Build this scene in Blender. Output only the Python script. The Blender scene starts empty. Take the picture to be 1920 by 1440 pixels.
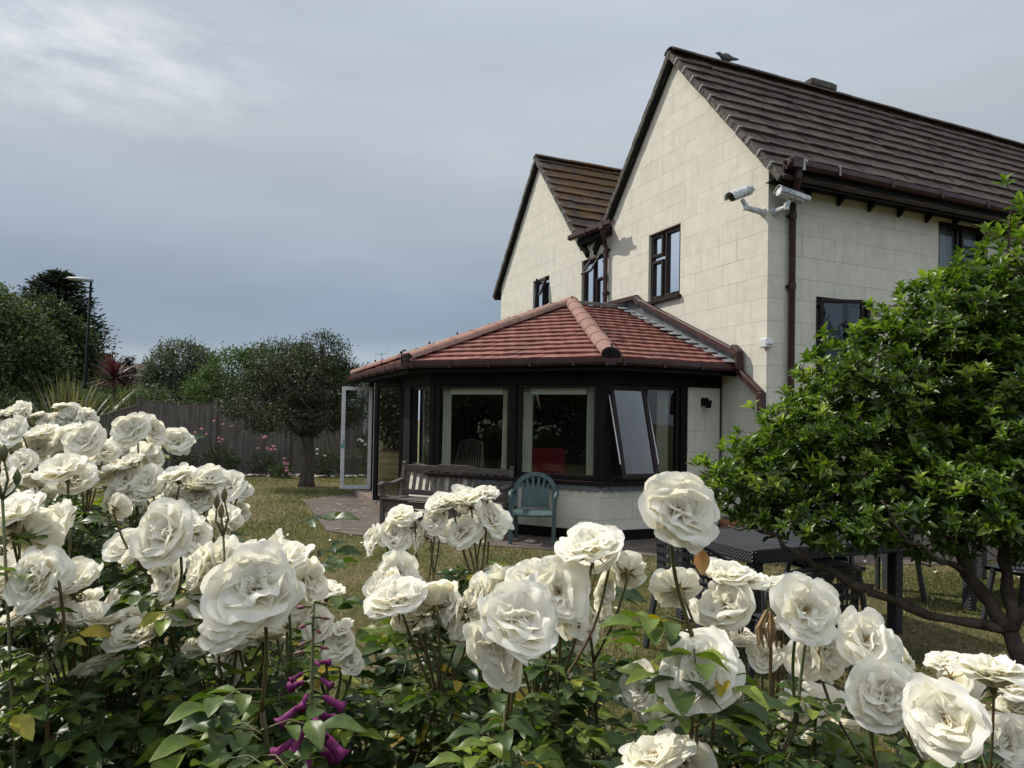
import bpy, bmesh, math, random
import numpy as np
from mathutils import Vector, Matrix, Euler
R = math.radians
sc = bpy.context.scene
C = sc.collection
# ---------------------------------------------------------------- camera
CAMH = 1.6
pitch, roll, FPX, SH = .017756, .017824, 1309.25, 43.64
_F = Vector((0, math.cos(pitch), math.sin(pitch))); _U = Vector((0, -math.sin(pitch), math.cos(pitch))); _R = Vector((1, 0, 0))
R2 = _R*math.cos(roll) + _U*math.sin(roll); U2 = _U*math.cos(roll) - _R*math.sin(roll)
cd = bpy.data.cameras.new('camera'); cam = bpy.data.objects.new('camera', cd); C.objects.link(cam)
cam.matrix_world = Matrix(((R2.x, U2.x, -_F.x, 0), (R2.y, U2.y, -_F.y, 0), (R2.z, U2.z, -_F.z, CAMH), (0, 0, 0, 1)))
cd.sensor_width = 36; cd.lens = FPX/1920*36; cd.shift_y = SH/1920; cd.clip_start = .05; cd.clip_end = 3000
sc.camera = cam
# ---------------------------------------------------------------- light
sc.view_settings.view_transform = 'Standard'; sc.view_settings.look = 'None'; sc.view_settings.gamma = 1; sc.view_settings.exposure = 0.42
SUN = Vector((-.62, .32, .72)).normalized()
sl = bpy.data.lights.new('sun', 'SUN'); sl.energy = 3.6; sl.angle = R(.8); sl.color = (1, .94, .84)
so = bpy.data.objects.new('sun', sl); C.objects.link(so); so.rotation_euler = SUN.to_track_quat('Z', 'Y').to_euler(); so.location = (-20, 8, 25)
w = bpy.data.worlds.new('World'); sc.world = w; w.use_nodes = True
nt = w.node_tree; nt.nodes.clear(); N = nt.nodes.new; L = nt.links.new
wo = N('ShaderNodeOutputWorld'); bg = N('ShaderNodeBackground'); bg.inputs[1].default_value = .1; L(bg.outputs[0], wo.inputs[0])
sky = N('ShaderNodeTexSky'); sky.sky_type = 'NISHITA'; sky.sun_disc = False; sky.sun_elevation = math.asin(SUN.z); sky.sun_rotation = math.atan2(SUN.x, SUN.y)
tc = N('ShaderNodeTexCoord'); sep = N('ShaderNodeSeparateXYZ'); L(tc.outputs['Generated'], sep.inputs[0])
ab = N('ShaderNodeMath'); ab.operation = 'ABSOLUTE'; L(sep.outputs[2], ab.inputs[0])
mpn = N('ShaderNodeMapping'); mpn.inputs['Scale'].default_value = (1.3, 1.3, 4.2); mpn.inputs['Rotation'].default_value = (0, .38, 0); L(tc.outputs['Generated'], mpn.inputs[0])
n1 = N('ShaderNodeTexNoise'); n1.inputs['Scale'].default_value = 1.6; n1.inputs['Detail'].default_value = 5; n1.inputs['Roughness'].default_value = .5; n1.inputs['Distortion'].default_value = .4; L(mpn.outputs[0], n1.inputs['Vector'])
# height + noise drives the overcast ramp
ma = N('ShaderNodeMath'); ma.operation = 'MULTIPLY_ADD'; L(n1.outputs[0], ma.inputs[0]); ma.inputs[1].default_value = .09; 
sb = N('ShaderNodeMath'); sb.operation = 'SUBTRACT'; L(ab.outputs[0], sb.inputs[0]); sb.inputs[1].default_value = .045; L(sb.outputs[0], ma.inputs[2])
cr = N('ShaderNodeValToRGB'); L(ma.outputs[0], cr.inputs[0])
el = cr.color_ramp.elements
def cst(p, c):
    e = el.new(p); e.color = (*c, 1)
el[0].position = 0; el[0].color = (2.6, 3.2, 3.9, 1); el[1].position = 1; el[1].color = (7.6, 8.0, 8.4, 1)
cst(.092, (2.9, 3.5, 4.0)); cst(.112, (2.0, 2.55, 3.25)); cst(.17, (2.1, 2.65, 3.3)); cst(.26, (3.05, 3.5, 4.0)); cst(.36, (3.75, 4.15, 4.5)); cst(.48, (3.8, 4.25, 4.8)); cst(.68, (5.2, 5.7, 6.3))
# brighter broken cloud bank high on the left
mp2 = N('ShaderNodeMapping'); mp2.inputs['Scale'].default_value = (1.0, 1.0, 3.0); mp2.inputs['Rotation'].default_value = (0, -.35, 0); L(tc.outputs['Generated'], mp2.inputs[0])
n2 = N('ShaderNodeTexNoise'); n2.inputs['Scale'].default_value = 6.5; n2.inputs['Detail'].default_value = 9; n2.inputs['Roughness'].default_value = .62; L(mp2.outputs[0], n2.inputs['Vector'])
dirn = N('ShaderNodeVectorMath'); dirn.operation = 'DISTANCE'; dirn.inputs[1].default_value = (-.49, .775, .41*2.4)
msc = N('ShaderNodeVectorMath'); msc.operation = 'MULTIPLY'; L(tc.outputs['Generated'], msc.inputs[0]); msc.inputs[1].default_value = (1, 1, 2.4)
L(msc.outputs[0], dirn.inputs[0])
mr = N('ShaderNodeMapRange'); mr.inputs['From Min'].default_value = .26; mr.inputs['From Max'].default_value = .03; L(dirn.outputs['Value'], mr.inputs['Value'])
cr2 = N('ShaderNodeValToRGB'); cr2.color_ramp.elements[0].position = .42; cr2.color_ramp.elements[1].position = .62; L(n2.outputs[0], cr2.inputs[0])
mm = N('ShaderNodeMath'); mm.operation = 'MULTIPLY'; L(mr.outputs[0], mm.inputs[0]); L(cr2.outputs[0], mm.inputs[1])
mx = N('ShaderNodeMix'); mx.data_type = 'RGBA'; L(mm.outputs[0], mx.inputs['Factor']); L(cr.outputs[0], mx.inputs['A']); mx.inputs['B'].default_value = (5.9, 6.1, 6.2, 1)
# soft streaks everywhere
mp3 = N('ShaderNodeMapping'); mp3.inputs['Scale'].default_value = (.8, .8, 3.2); mp3.inputs['Rotation'].default_value = (0, .5, .3); L(tc.outputs['Generated'], mp3.inputs[0])
n3 = N('ShaderNodeTexNoise'); n3.inputs['Scale'].default_value = 3; n3.inputs['Detail'].default_value = 6; L(mp3.outputs[0], n3.inputs['Vector'])
mr3 = N('ShaderNodeMapRange'); mr3.inputs['From Min'].default_value = .3; mr3.inputs['From Max'].default_value = .7; mr3.inputs['To Min'].default_value = .9; mr3.inputs['To Max'].default_value = 1.1; L(n3.outputs[0], mr3.inputs['Value'])
vm = N('ShaderNodeVectorMath'); vm.operation = 'SCALE'; L(mx.outputs['Result'], vm.inputs[0]); L(mr3.outputs[0], vm.inputs['Scale'])
mx2 = N('ShaderNodeMix'); mx2.data_type = 'RGBA'; mx2.inputs['Factor'].default_value = .92; L(sky.outputs[0], mx2.inputs['A']); L(vm.outputs[0], mx2.inputs['B'])
# unseen sky behind the camera boosted as added fill on roses and side wall
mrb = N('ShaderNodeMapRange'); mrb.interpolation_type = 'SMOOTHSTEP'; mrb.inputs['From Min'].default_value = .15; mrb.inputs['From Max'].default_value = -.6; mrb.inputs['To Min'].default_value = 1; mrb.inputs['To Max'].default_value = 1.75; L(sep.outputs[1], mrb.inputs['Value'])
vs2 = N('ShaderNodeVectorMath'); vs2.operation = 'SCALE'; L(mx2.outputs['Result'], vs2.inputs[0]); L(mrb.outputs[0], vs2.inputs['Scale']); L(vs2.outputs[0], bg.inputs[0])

# ---------------------------------------------------------------- materials
MATS = {}
def mat(name, col, rough=.7, spec=.5, metal=0, var=None, scale=8, bump=0, bscale=40, col2=None, attr=None, transl=0, tcol=None, detail=5, stretch=None, coord='Object'):
    """principled; optional noise mix to col2, optional per-face 'rnd' attribute ramp attr=(colA,colB), translucency"""
    m = bpy.data.materials.new(name); m.use_nodes = True; nt = m.node_tree; N = nt.nodes.new; L = nt.links.new
    p = nt.nodes['Principled BSDF']; out = nt.nodes['Material Output']
    p.inputs['Base Color'].default_value = (*col, 1); p.inputs['Roughness'].default_value = rough; p.inputs['Metallic'].default_value = metal
    p.inputs['Specular IOR Level'].default_value = spec
    src = None
    vec = None
    if col2 is not None or bump:
        tc = N('ShaderNodeTexCoord'); vec = tc.outputs[coord]
        if stretch:
            mp = N('ShaderNodeMapping'); mp.inputs['Scale'].default_value = stretch; L(vec, mp.inputs[0]); vec = mp.outputs[0]
    if attr:
        at = N('ShaderNodeAttribute'); at.attribute_name = 'rnd'; rp = N('ShaderNodeValToRGB'); L(at.outputs['Fac'], rp.inputs[0])
        rp.color_ramp.elements[0].color = (*attr[0], 1); rp.color_ramp.elements[1].color = (*attr[-1], 1)
        for i, c in enumerate(attr[1:-1]):
            e = rp.color_ramp.elements.new((i+1)/(len(attr)-1)); e.color = (*c, 1)
        src = rp.outputs[0]
    if col2 is not None:
        n = N('ShaderNodeTexNoise'); n.inputs['Scale'].default_value = scale; n.inputs['Detail'].default_value = detail; n.inputs['Roughness'].default_value = .6; L(vec, n.inputs['Vector'])
        r = N('ShaderNodeMapRange'); r.inputs['From Min'].default_value = .35 if var is None else var[0]; r.inputs['From Max'].default_value = .65 if var is None else var[1]; L(n.outputs[0], r.inputs['Value'])
        x = N('ShaderNodeMix'); x.data_type = 'RGBA'; L(r.outputs[0], x.inputs['Factor'])
        if src: L(src, x.inputs['A'])
        else: x.inputs['A'].default_value = (*col, 1)
        x.inputs['B'].default_value = (*col2, 1); src = x.outputs['Result']
    if src: L(src, p.inputs['Base Color'])
    if bump:
        n = N('ShaderNodeTexNoise'); n.inputs['Scale'].default_value = bscale; n.inputs['Detail'].default_value = 6; L(vec, n.inputs['Vector'])
        b = N('ShaderNodeBump'); b.inputs['Strength'].default_value = bump; b.inputs['Distance'].default_value = .01; L(n.outputs[0], b.inputs['Height']); L(b.outputs[0], p.inputs['Normal'])
    if transl:
        t = N('ShaderNodeBsdfTranslucent'); 
        if tcol: t.inputs[0].default_value = (*tcol, 1)
        elif src: L(src, t.inputs[0])
        else: t.inputs[0].default_value = (*col, 1)
        ms = N('ShaderNodeMixShader'); ms.inputs[0].default_value = transl; L(p.outputs[0], ms.inputs[1]); L(t.outputs[0], ms.inputs[2]); L(ms.outputs[0], out.inputs[0])
    MATS[name] = m; m['bsdf'] = 1
    return m

def leafmat(name, ramp, rough=.35, transl=.25, tgain=(1.6, 1.9, .9), nscale=70):
    m = bpy.data.materials.new(name); m.use_nodes = True; nt = m.node_tree; N = nt.nodes.new; L = nt.links.new
    p = nt.nodes['Principled BSDF']; out = nt.nodes['Material Output']; p.inputs['Specular IOR Level'].default_value = .33
    at = N('ShaderNodeAttribute'); at.attribute_name = 'rnd'; rp = N('ShaderNodeValToRGB'); L(at.outputs['Fac'], rp.inputs[0])
    rp.color_ramp.elements[0].color = (*ramp[0][1], 1); rp.color_ramp.elements[0].position = ramp[0][0]
    rp.color_ramp.elements[1].color = (*ramp[-1][1], 1); rp.color_ramp.elements[1].position = ramp[-1][0]
    for pos, c in ramp[1:-1]:
        e = rp.color_ramp.elements.new(pos); e.color = (*c, 1)
    tcx = N('ShaderNodeTexCoord'); nx = N('ShaderNodeTexNoise'); nx.inputs['Scale'].default_value = nscale; nx.inputs['Detail'].default_value = 4; L(tcx.outputs['Object'], nx.inputs['Vector'])
    mrx = N('ShaderNodeMapRange'); mrx.inputs['From Min'].default_value = .3; mrx.inputs['From Max'].default_value = .7; mrx.inputs['To Min'].default_value = .68; mrx.inputs['To Max'].default_value = 1.25; L(nx.outputs[0], mrx.inputs['Value'])
    vx = N('ShaderNodeVectorMath'); vx.operation = 'SCALE'; L(rp.outputs[0], vx.inputs[0]); L(mrx.outputs[0], vx.inputs['Scale']); L(vx.outputs[0], p.inputs['Base Color'])
    mry = N('ShaderNodeMapRange'); mry.inputs['To Min'].default_value = rough-.08; mry.inputs['To Max'].default_value = rough+.12; L(nx.outputs[0], mry.inputs['Value']); L(mry.outputs[0], p.inputs['Roughness'])
    t = N('ShaderNodeBsdfTranslucent'); v = N('ShaderNodeVectorMath'); v.operation = 'MULTIPLY'; L(rp.outputs[0], v.inputs[0]); v.inputs[1].default_value = tgain; L(v.outputs[0], t.inputs[0])
    ms = N('ShaderNodeMixShader'); ms.inputs[0].default_value = transl; L(p.outputs[0], ms.inputs[1]); L(t.outputs[0], ms.inputs[2]); L(ms.outputs[0], out.inputs[0])
    return m

# ---------------------------------------------------------------- mesh helpers
def tag(o, label=None, cat=None, group=None, kind=None):
    if label: o['label'] = label
    if cat: o['category'] = cat
    if group: o['group'] = group
    if kind: o['kind'] = kind
    return o
def empty(name, loc=(0, 0, 0), label=None, cat=None, group=None, rz=0):
    o = bpy.data.objects.new(name, None); C.objects.link(o); o.location = loc; o.rotation_euler = (0, 0, rz); o.empty_display_size = .1
    return tag(o, label, cat, group)
class MB:
    """collects quads/tris/polys; build() links ONE mesh object"""
    def __init__(s): s.v = []; s.f = []; s.r = []; s.uv = []
    def add(s, V, F, rnd=None, uv=None):
        o = len(s.v); s.v.extend([tuple(map(float, p)) for p in V])
        for i, f in enumerate(F):
            s.f.append(tuple(o+k for k in f)); s.r.append(.5 if rnd is None else (rnd[i] if hasattr(rnd, '__len__') else rnd))
            s.uv.append(None if uv is None else uv[i])
        return s
    def box(s, c, size, rz=0, M=None, rnd=None):
        x, y, z = [k/2 for k in size]
        V = [Vector((a*x, b*y, d*z)) for d in (-1, 1) for b in (-1, 1) for a in (-1, 1)]
        if M is None: M = Matrix.Translation(c) @ Matrix.Rotation(rz, 4, 'Z')
        else: M = M @ Matrix.Translation(c) @ Matrix.Rotation(rz, 4, 'Z')
        V = [M @ p for p in V]
        return s.add(V, [(0, 2, 3, 1), (4, 5, 7, 6), (0, 1, 5, 4), (2, 6, 7, 3), (0, 4, 6, 2), (1, 3, 7, 5)], rnd)
    def beam(s, a, b, w, h, up=(0, 0, 1), rnd=None):
        """box from a to b, width w sideways, height h along up"""
        a = Vector(a); b = Vector(b); d = (b-a).normalized(); u = Vector(up); x = d.cross(u)
        if x.length < 1e-4: x = d.cross(Vector((0, 1, 0)))
        x.normalize(); u = x.cross(d).normalized()
        V = [p + x*sx*w/2 + u*sz*h/2 for p in (a, b) for sz in (-1, 1) for sx in (-1, 1)]
        return s.add(V, [(0, 1, 3, 2), (4, 6, 7, 5), (0, 4, 5, 1), (2, 3, 7, 6), (0, 2, 6, 4), (1, 5, 7, 3)], rnd)
    def tube(s, pts, rad, n=8, caps=True, rnd=None):
        pts = [Vector(p) for p in pts]; rad = rad if hasattr(rad, '__len__') else [rad]*len(pts)
        V = []; up = Vector((0, 0, 1))
        px = None
        for i, p in enumerate(pts):
            d = (pts[min(i+1, len(pts)-1)] - pts[max(i-1, 0)])
            d = d.normalized() if d.length > 1e-9 else Vector((0, 0, 1))
            x = px - d*px.dot(d) if px is not None else d.cross(up)
            if x.length < 1e-3: x = d.cross(Vector((1, 0, 0)))
            x.normalize(); px = x; y = d.cross(x)
            for k in range(n):
                a = 2*math.pi*k/n; V.append(p + (x*math.cos(a) + y*math.sin(a))*rad[i])
        F = [(i*n+k, i*n+(k+1) % n, (i+1)*n+(k+1) % n, (i+1)*n+k) for i in range(len(pts)-1) for k in range(n)]
        if caps: F += [tuple(range(n-1, -1, -1)), tuple((len(pts)-1)*n+k for k in range(n))]
        return s.add(V, F, rnd)
    def stube(s, pts, rad, n=6, k=4, caps=True):
        """tube along a Catmull-Rom curve through pts"""
        P = [Vector(p) for p in pts]; rad = rad if hasattr(rad, '__len__') else [rad]*len(P); Q = [P[0]*2-P[1]]+P+[P[-1]*2-P[-2]]; out = []; rr = []
        for i in range(len(P)-1):
            a, b, c, d = Q[i:i+4]
            for j in range(k):
                t = j/k; out.append(.5*((2*b)+(c-a)*t+(2*a-5*b+4*c-d)*t*t+(3*b-a-3*c+d)*t**3)); rr.append(rad[i]+(rad[i+1]-rad[i])*t)
        out.append(P[-1]); rr.append(rad[-1]); return s.tube(out, rr, n, caps)
    def prism(s, poly, d):
        """poly: list of 3D points (planar), extruded by vector d"""
        d = Vector(d); A = [Vector(p) for p in poly]; n = len(A); V = A + [p+d for p in A]
        return s.add(V, [tuple(range(n-1, -1, -1)), tuple(range(n, 2*n))] + [(i, (i+1) % n, n+(i+1) % n, n+i) for i in range(n)])
    def build(s, name, m, parent=None, smooth=False, bevel=0, norm=True, autosmooth=None):
        me = bpy.data.meshes.new(name); me.from_pydata(s.v, [], s.f)
        me.materials.append(m)
        at = me.attributes.new('rnd', 'FLOAT', 'FACE'); at.data.foreach_set('value', s.r)
        if any(u is not None for u in s.uv):
            ul = me.uv_layers.new(name='UVMap'); k = 0
            for f, u in zip(s.f, s.uv):
                for j in range(len(f)):
                    ul.data[k].uv = u[j] if u is not None else (0, 0); k += 1
        if norm:
            bm = bmesh.new(); bm.from_mesh(me); bmesh.ops.recalc_face_normals(bm, faces=bm.faces); bm.to_mesh(me); bm.free()
        if smooth: me.shade_smooth()
        if autosmooth: me.shade_smooth(); me.set_sharp_from_angle(angle=R(autosmooth))
        me.update()
        o = bpy.data.objects.new(name, me); C.objects.link(o)
        if parent: o.parent = parent
        if bevel:
            b = o.modifiers.new('bevel', 'BEVEL'); b.width = bevel; b.segments = 2; b.limit_method = 'ANGLE'; b.angle_limit = R(40)
        return o
def npmesh(name, V, F, m, parent=None, rnd=None, smooth=True):
    V = np.asarray(V, dtype=np.float32); F = np.asarray(F, dtype=np.int32); nf, k = F.shape
    me = bpy.data.meshes.new(name); me.vertices.add(len(V)); me.vertices.foreach_set('co', V.ravel())
    me.loops.add(nf*k); me.loops.foreach_set('vertex_index', F.ravel())
    me.polygons.add(nf); me.polygons.foreach_set('loop_start', np.arange(0, nf*k, k, dtype=np.int32))
    me.update(calc_edges=True)
    if smooth: me.polygons.foreach_set('use_smooth', np.ones(nf, dtype=bool))
    if rnd is not None:
        at = me.attributes.new('rnd', 'FLOAT', 'FACE'); at.data.foreach_set('value', np.asarray(rnd, dtype=np.float32))
    if m: me.materials.append(m)
    me.update()
    o = bpy.data.objects.new(name, me); C.objects.link(o)
    if parent: o.parent = parent
    return o
def scatter(TV, TF, P, A, S, rng, roll=None, up=None):
    """copies of template TV (leaf along +Y, normal +Z) at P, pointing along A, size S; up = preferred leaf normal"""
    P = np.asarray(P, float); A = np.asarray(A, float); n = len(P)
    A = A/np.maximum(np.linalg.norm(A, axis=1, keepdims=True), 1e-6)
    U = rng.normal(size=(n, 3)) if up is None else np.asarray(up, float) + 0*A
    Z = U - A*np.sum(U*A, 1, keepdims=True); Z /= np.maximum(np.linalg.norm(Z, axis=1, keepdims=True), 1e-6)
    X = np.cross(A, Z)
    M = np.stack([X, A, Z], 2)*np.asarray(S, float).reshape(-1, 1, 1)
    V = np.einsum('nij,kj->nki', M, TV) + P[:, None, :]
    F = TF[None] + (np.arange(n)*len(TV))[:, None, None]
    return V.reshape(-1, 3), F.reshape(-1, TF.shape[1])
def leaf_t(nl=5, wid=.42, fold=.25, droop=.25, nw=2, power=.8):
    """leaf along +Y from 0..1; returns template with 2*nw columns"""
    V = []; cols = nw*2+1
    for i in range(nl+1):
        t = i/nl; hw = wid/2*math.sin(math.pi*min(1, t**power*.97+.03*(t > 0)))
        if i == nl: hw = .004
        for c in range(cols):
            u = (c-nw)/nw; V.append((u*hw, t, abs(u)*hw*fold*2 - droop*t*t + .03*math.sin(t*9+u*3)*abs(u)))
    F = [(i*cols+c, i*cols+c+1, (i+1)*cols+c+1, (i+1)*cols+c) for i in range(nl) for c in range(cols-1)]
    return np.array(V), np.array(F)
def sph(n, rng):
    v = rng.normal(size=(n, 3)); return v/np.linalg.norm(v, axis=1, keepdims=True)

# ================================================================ SETTING
G = Vector((-.39664, .91797, 0)); S = Vector((.91797, .39664, 0)); P0 = Vector((3.355, 9.22, 0)); Z = Vector((0, 0, 1))
def W(t, s, z): return P0 + G*t + S*s + Z*z          # house frame: t along the gable front, s along the side wall

def lawn_mat():
    m = bpy.data.materials.new('lawn'); m.use_nodes = True; nt = m.node_tree; N = nt.nodes.new; L = nt.links.new; p = nt.nodes['Principled BSDF']
    tc = N('ShaderNodeTexCoord'); v = tc.outputs['Object']
    def noise(s, d=6, r=.6):
        n = N('ShaderNodeTexNoise'); n.inputs['Scale'].default_value = s; n.inputs['Detail'].default_value = d; n.inputs['Roughness'].default_value = r; L(v, n.inputs['Vector']); return n.outputs[0]
    def ramp(src, a, b, ca, cb):
        r = N('ShaderNodeValToRGB'); r.color_ramp.elements[0].position = a; r.color_ramp.elements[1].position = b; r.color_ramp.elements[0].color = (*ca, 1); r.color_ramp.elements[1].color = (*cb, 1); L(src, r.inputs[0]); return r.outputs[0]
    base = ramp(noise(.55), .4, .62, (.095, .105, .034), (.21, .165, .10))
    fine = ramp(noise(9, 8, .75), .35, .68, (.5, .5, .45), (1.35, 1.3, 1.2))
    mx = N('ShaderNodeMix'); mx.data_type = 'RGBA'; mx.blend_type = 'MULTIPLY'; mx.inputs['Factor'].default_value = 1; L(base, mx.inputs['A']); L(fine, mx.inputs['B'])
    L(mx.outputs['Result'], p.inputs['Base Color']); p.inputs['Roughness'].default_value = .95; p.inputs['Specular IOR Level'].default_value = .1
    b = N('ShaderNodeBump'); b.inputs['Strength'].default_value = .9; b.inputs['Distance'].default_value = .03; L(noise(60, 4, .8), b.inputs['Height']); L(b.outputs[0], p.inputs['Normal'])
    return m
M_lawn = lawn_mat()
mb = MB(); n = 60
mb.add([(-400, -200, 0), (400, -200, 0), (400, 900, 0), (-400, 900, 0)], [(0, 1, 2, 3)])
tag(mb.build('lawn', M_lawn, norm=False), 'short mown lawn with dry brown patches', kind='structure')

# patio of old reddish concrete in front of the garden room and house
M_patio = mat('patio_concrete', (.085, .068, .056), .9, .2, col2=(.135, .110, .092), scale=3, var=(.4, .7), bump=.5, bscale=60)
mb = MB()
pat = [(-3.95, 13.2), (-3.7, 12.7), (-2.55, 9.75), (-2.2, 9.5), (-.9, 8.98), (.6, 8.62), (1.75, 8.32), (3.2, 8.1), (5, 8.1), (16, 13), (16, 14), (4, 12), (.4, 16), (-2.9, 15.3)]
mb.add([(x, y, .012) for x, y in pat], [tuple(range(len(pat)))])
mb.add([(x, y, -.05) for x, y in pat] + [(x, y, .012) for x, y in pat], [(i, (i+1) % len(pat), len(pat)+(i+1) % len(pat), len(pat)+i) for i in range(len(pat))])
tag(mb.build('patio', M_patio), 'old reddish concrete patio by the open doors', kind='structure')
rng = np.random.default_rng(3)
mb = MB()   # lichen blotches and fallen petals
for i in range(170):
    x = rng.uniform(-3.4, -.3); y = rng.uniform(8.6, 13); 
    if x < -3.85+(13-y)*.42: continue
    r = rng.uniform(.015, .05); k = 7
    mb.add([(x+r*math.cos(a)*rng.uniform(.7, 1.3), y+r*math.sin(a)*rng.uniform(.7, 1.2), .016) for a in np.linspace(0, 6.283, k, endpoint=False)], [tuple(range(k))])
tag(mb.build('lichen_blotches', mat('lichen', (.27, .25, .22), .9)), 'pale lichen blotches spread over the patio concrete', kind='stuff')
for nm, pts in (('patio_joint', [(-3.85, 12.9), (-2.2, 12.4), (-1.9, 12.32)]), ('patio_joint', [(-2.45, 9.85), (-1.4, 9.6), (-.3, 9.2)])):
    mb = MB(); mb.tube([(x, y, .006) for x, y in pts], .012, 6); tag(mb.build(nm, mat('moss_joint', (.05, .05, .03), 1)), 'dark mossy joint across the patio', kind='structure')
r2_ = np.random.default_rng(12); mb = MB()
for i in range(150):
    y = 3+7*r2_.random()**1.4; x = r2_.uniform(-.6, .75)*y; r = r2_.uniform(.008, .017); a = r2_.random()*6.28; tl = r2_.uniform(0, .012); h0 = .018+.012*r2_.random()
    mb.add([(x+r*1.3*math.cos(a+b), y+r*math.sin(a+b), h0+tl*math.cos(b)) for b in np.linspace(0, 6.283, 7, endpoint=False)], [tuple(range(7))])
tag(mb.build('fallen_petals', mat('fallen_petal', (.72, .68, .58), .8, transl=.2)), 'white fallen petals and daisies dotted over the lawn', kind='stuff')
# flower beds
M_soil = mat('soil', (.026, .020, .015), .95, col2=(.05, .038, .028), scale=12, bump=1, bscale=25)
def bed(pts, nm, lab):
    mb = MB(); mb.add([(x, y, .02) for x, y in pts], [tuple(range(len(pts)))]); tag(mb.build(nm, M_soil), lab, kind='structure')
bed([(-3.2, .4), (2.6, .3), (2.6, 1.6), (1.2, 1.9), (.2, 1.95), (-.6, 2.6), (-1.6, 4.0), (-2.8, 4.4), (-4.6, 4)], 'flower_bed', 'bare soil bed under the white roses')
bed([(-11, 17.4), (-8.6, 17.75), (-6, 18.3), (-3.5, 18.9), (-1.4, 19.4), (-1.6, 20.6), (-10.6, 19.3)], 'flower_bed', 'soil border along the foot of the fence')
mb = MB()
for i in range(46):
    f = i/45; x = -9.2+f*6.6; y = 17.65+.2*f*6.6/1.5*1.0+.0; r = rng.uniform(.05, .1)
    c = Vector((x, y, .04)); V = [c+Vector((rng.uniform(-r, r)*1.6, rng.uniform(-r, r), rng.uniform(-.03, .06))) for _ in range(9)]
    bm = bmesh.new(); [bm.verts.new(v) for v in V]; h = bmesh.ops.convex_hull(bm, input=bm.verts); bm.verts.index_update(); 
    mb.add([v.co for v in bm.verts], [tuple(v.index for v in f_.verts) for f_ in bm.faces]); bm.free()
tag(mb.build('edging_stones', mat('stone_edging', (.3, .28, .25), .9)), 'row of small pale edging stones between lawn and fence border', kind='stuff')

# grass blades
rng = np.random.default_rng(11)
def vnoise(x, y, s, seed):
    r = np.random.default_rng(seed).random((64, 64)); X = x/s % 64; Y = y/s % 64; i = X.astype(int); j = Y.astype(int); fx = X-i; fy = Y-j
    fx = fx*fx*(3-2*fx); fy = fy*fy*(3-2*fy); i2 = (i+1) % 64; j2 = (j+1) % 64
    return (r[i, j]*(1-fx)+r[i2, j]*fx)*(1-fy) + (r[i, j2]*(1-fx)+r[i2, j2]*fx)*fy
nb = 230000
yy = 2.3 + 17.2*rng.random(nb)**1.55; xx = (rng.random(nb)*2-1)*(.75*yy+.4)
pp = np.array(pat)
def inpoly(x, y, P):
    c = np.zeros(len(x), bool); j = len(P)-1
    for i in range(len(P)):
        (xi, yi), (xj, yj) = P[i], P[j]; c ^= ((yi > y) != (yj > y)) & (x < (xj-xi)*(y-yi)/(yj-yi+1e-9)+xi); j = i
    return c
keep = ~inpoly(xx, yy, pat) & ~inpoly(xx, yy, [(-.5, 10.4), (2, 9), (3.4, 9.2), (18, 15), (18, 30), (-6, 30), (-3, 14)])
dry = .6*vnoise(xx+50, yy+50, 1.7, 4)+.4*vnoise(xx+50, yy+50, .45, 5)
keep &= (yy < 18)
xx = xx[keep]; yy = yy[keep]; dry = dry[keep]; nb = len(xx)
h = (.012+.02*rng.random(nb))*(1+.035*yy)*(1.25-.7*dry); wd = .0024*(1+.16*yy)
ang = rng.random(nb)*6.283; lean = rng.normal(size=(nb, 2))*.55*h[:, None]
dx = np.cos(ang)*wd; dy = np.sin(ang)*wd
V = np.stack([np.stack([xx-dx, yy-dy, 0*xx], 1), np.stack([xx+dx, yy+dy, 0*xx], 1), np.stack([xx+lean[:, 0], yy+lean[:, 1], h], 1)], 1).reshape(-1, 3)
F = np.arange(nb*3).reshape(-1, 3)
rn = np.clip(dry*1.1-.05+rng.normal(size=nb)*.16, 0, 1)
M_grass = leafmat('grass_blades', [(0, (.065, .092, .018)), (.4, (.12, .14, .036)), (.6, (.22, .19, .09)), (1, (.36, .29, .185))], .7, .2, (1.2, 1.2, .8))
o = npmesh('grass', V, F, M_grass, rnd=rn, smooth=False); tag(o, 'short patchy grass blades over the lawn', 'grass', kind='stuff')

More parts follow.
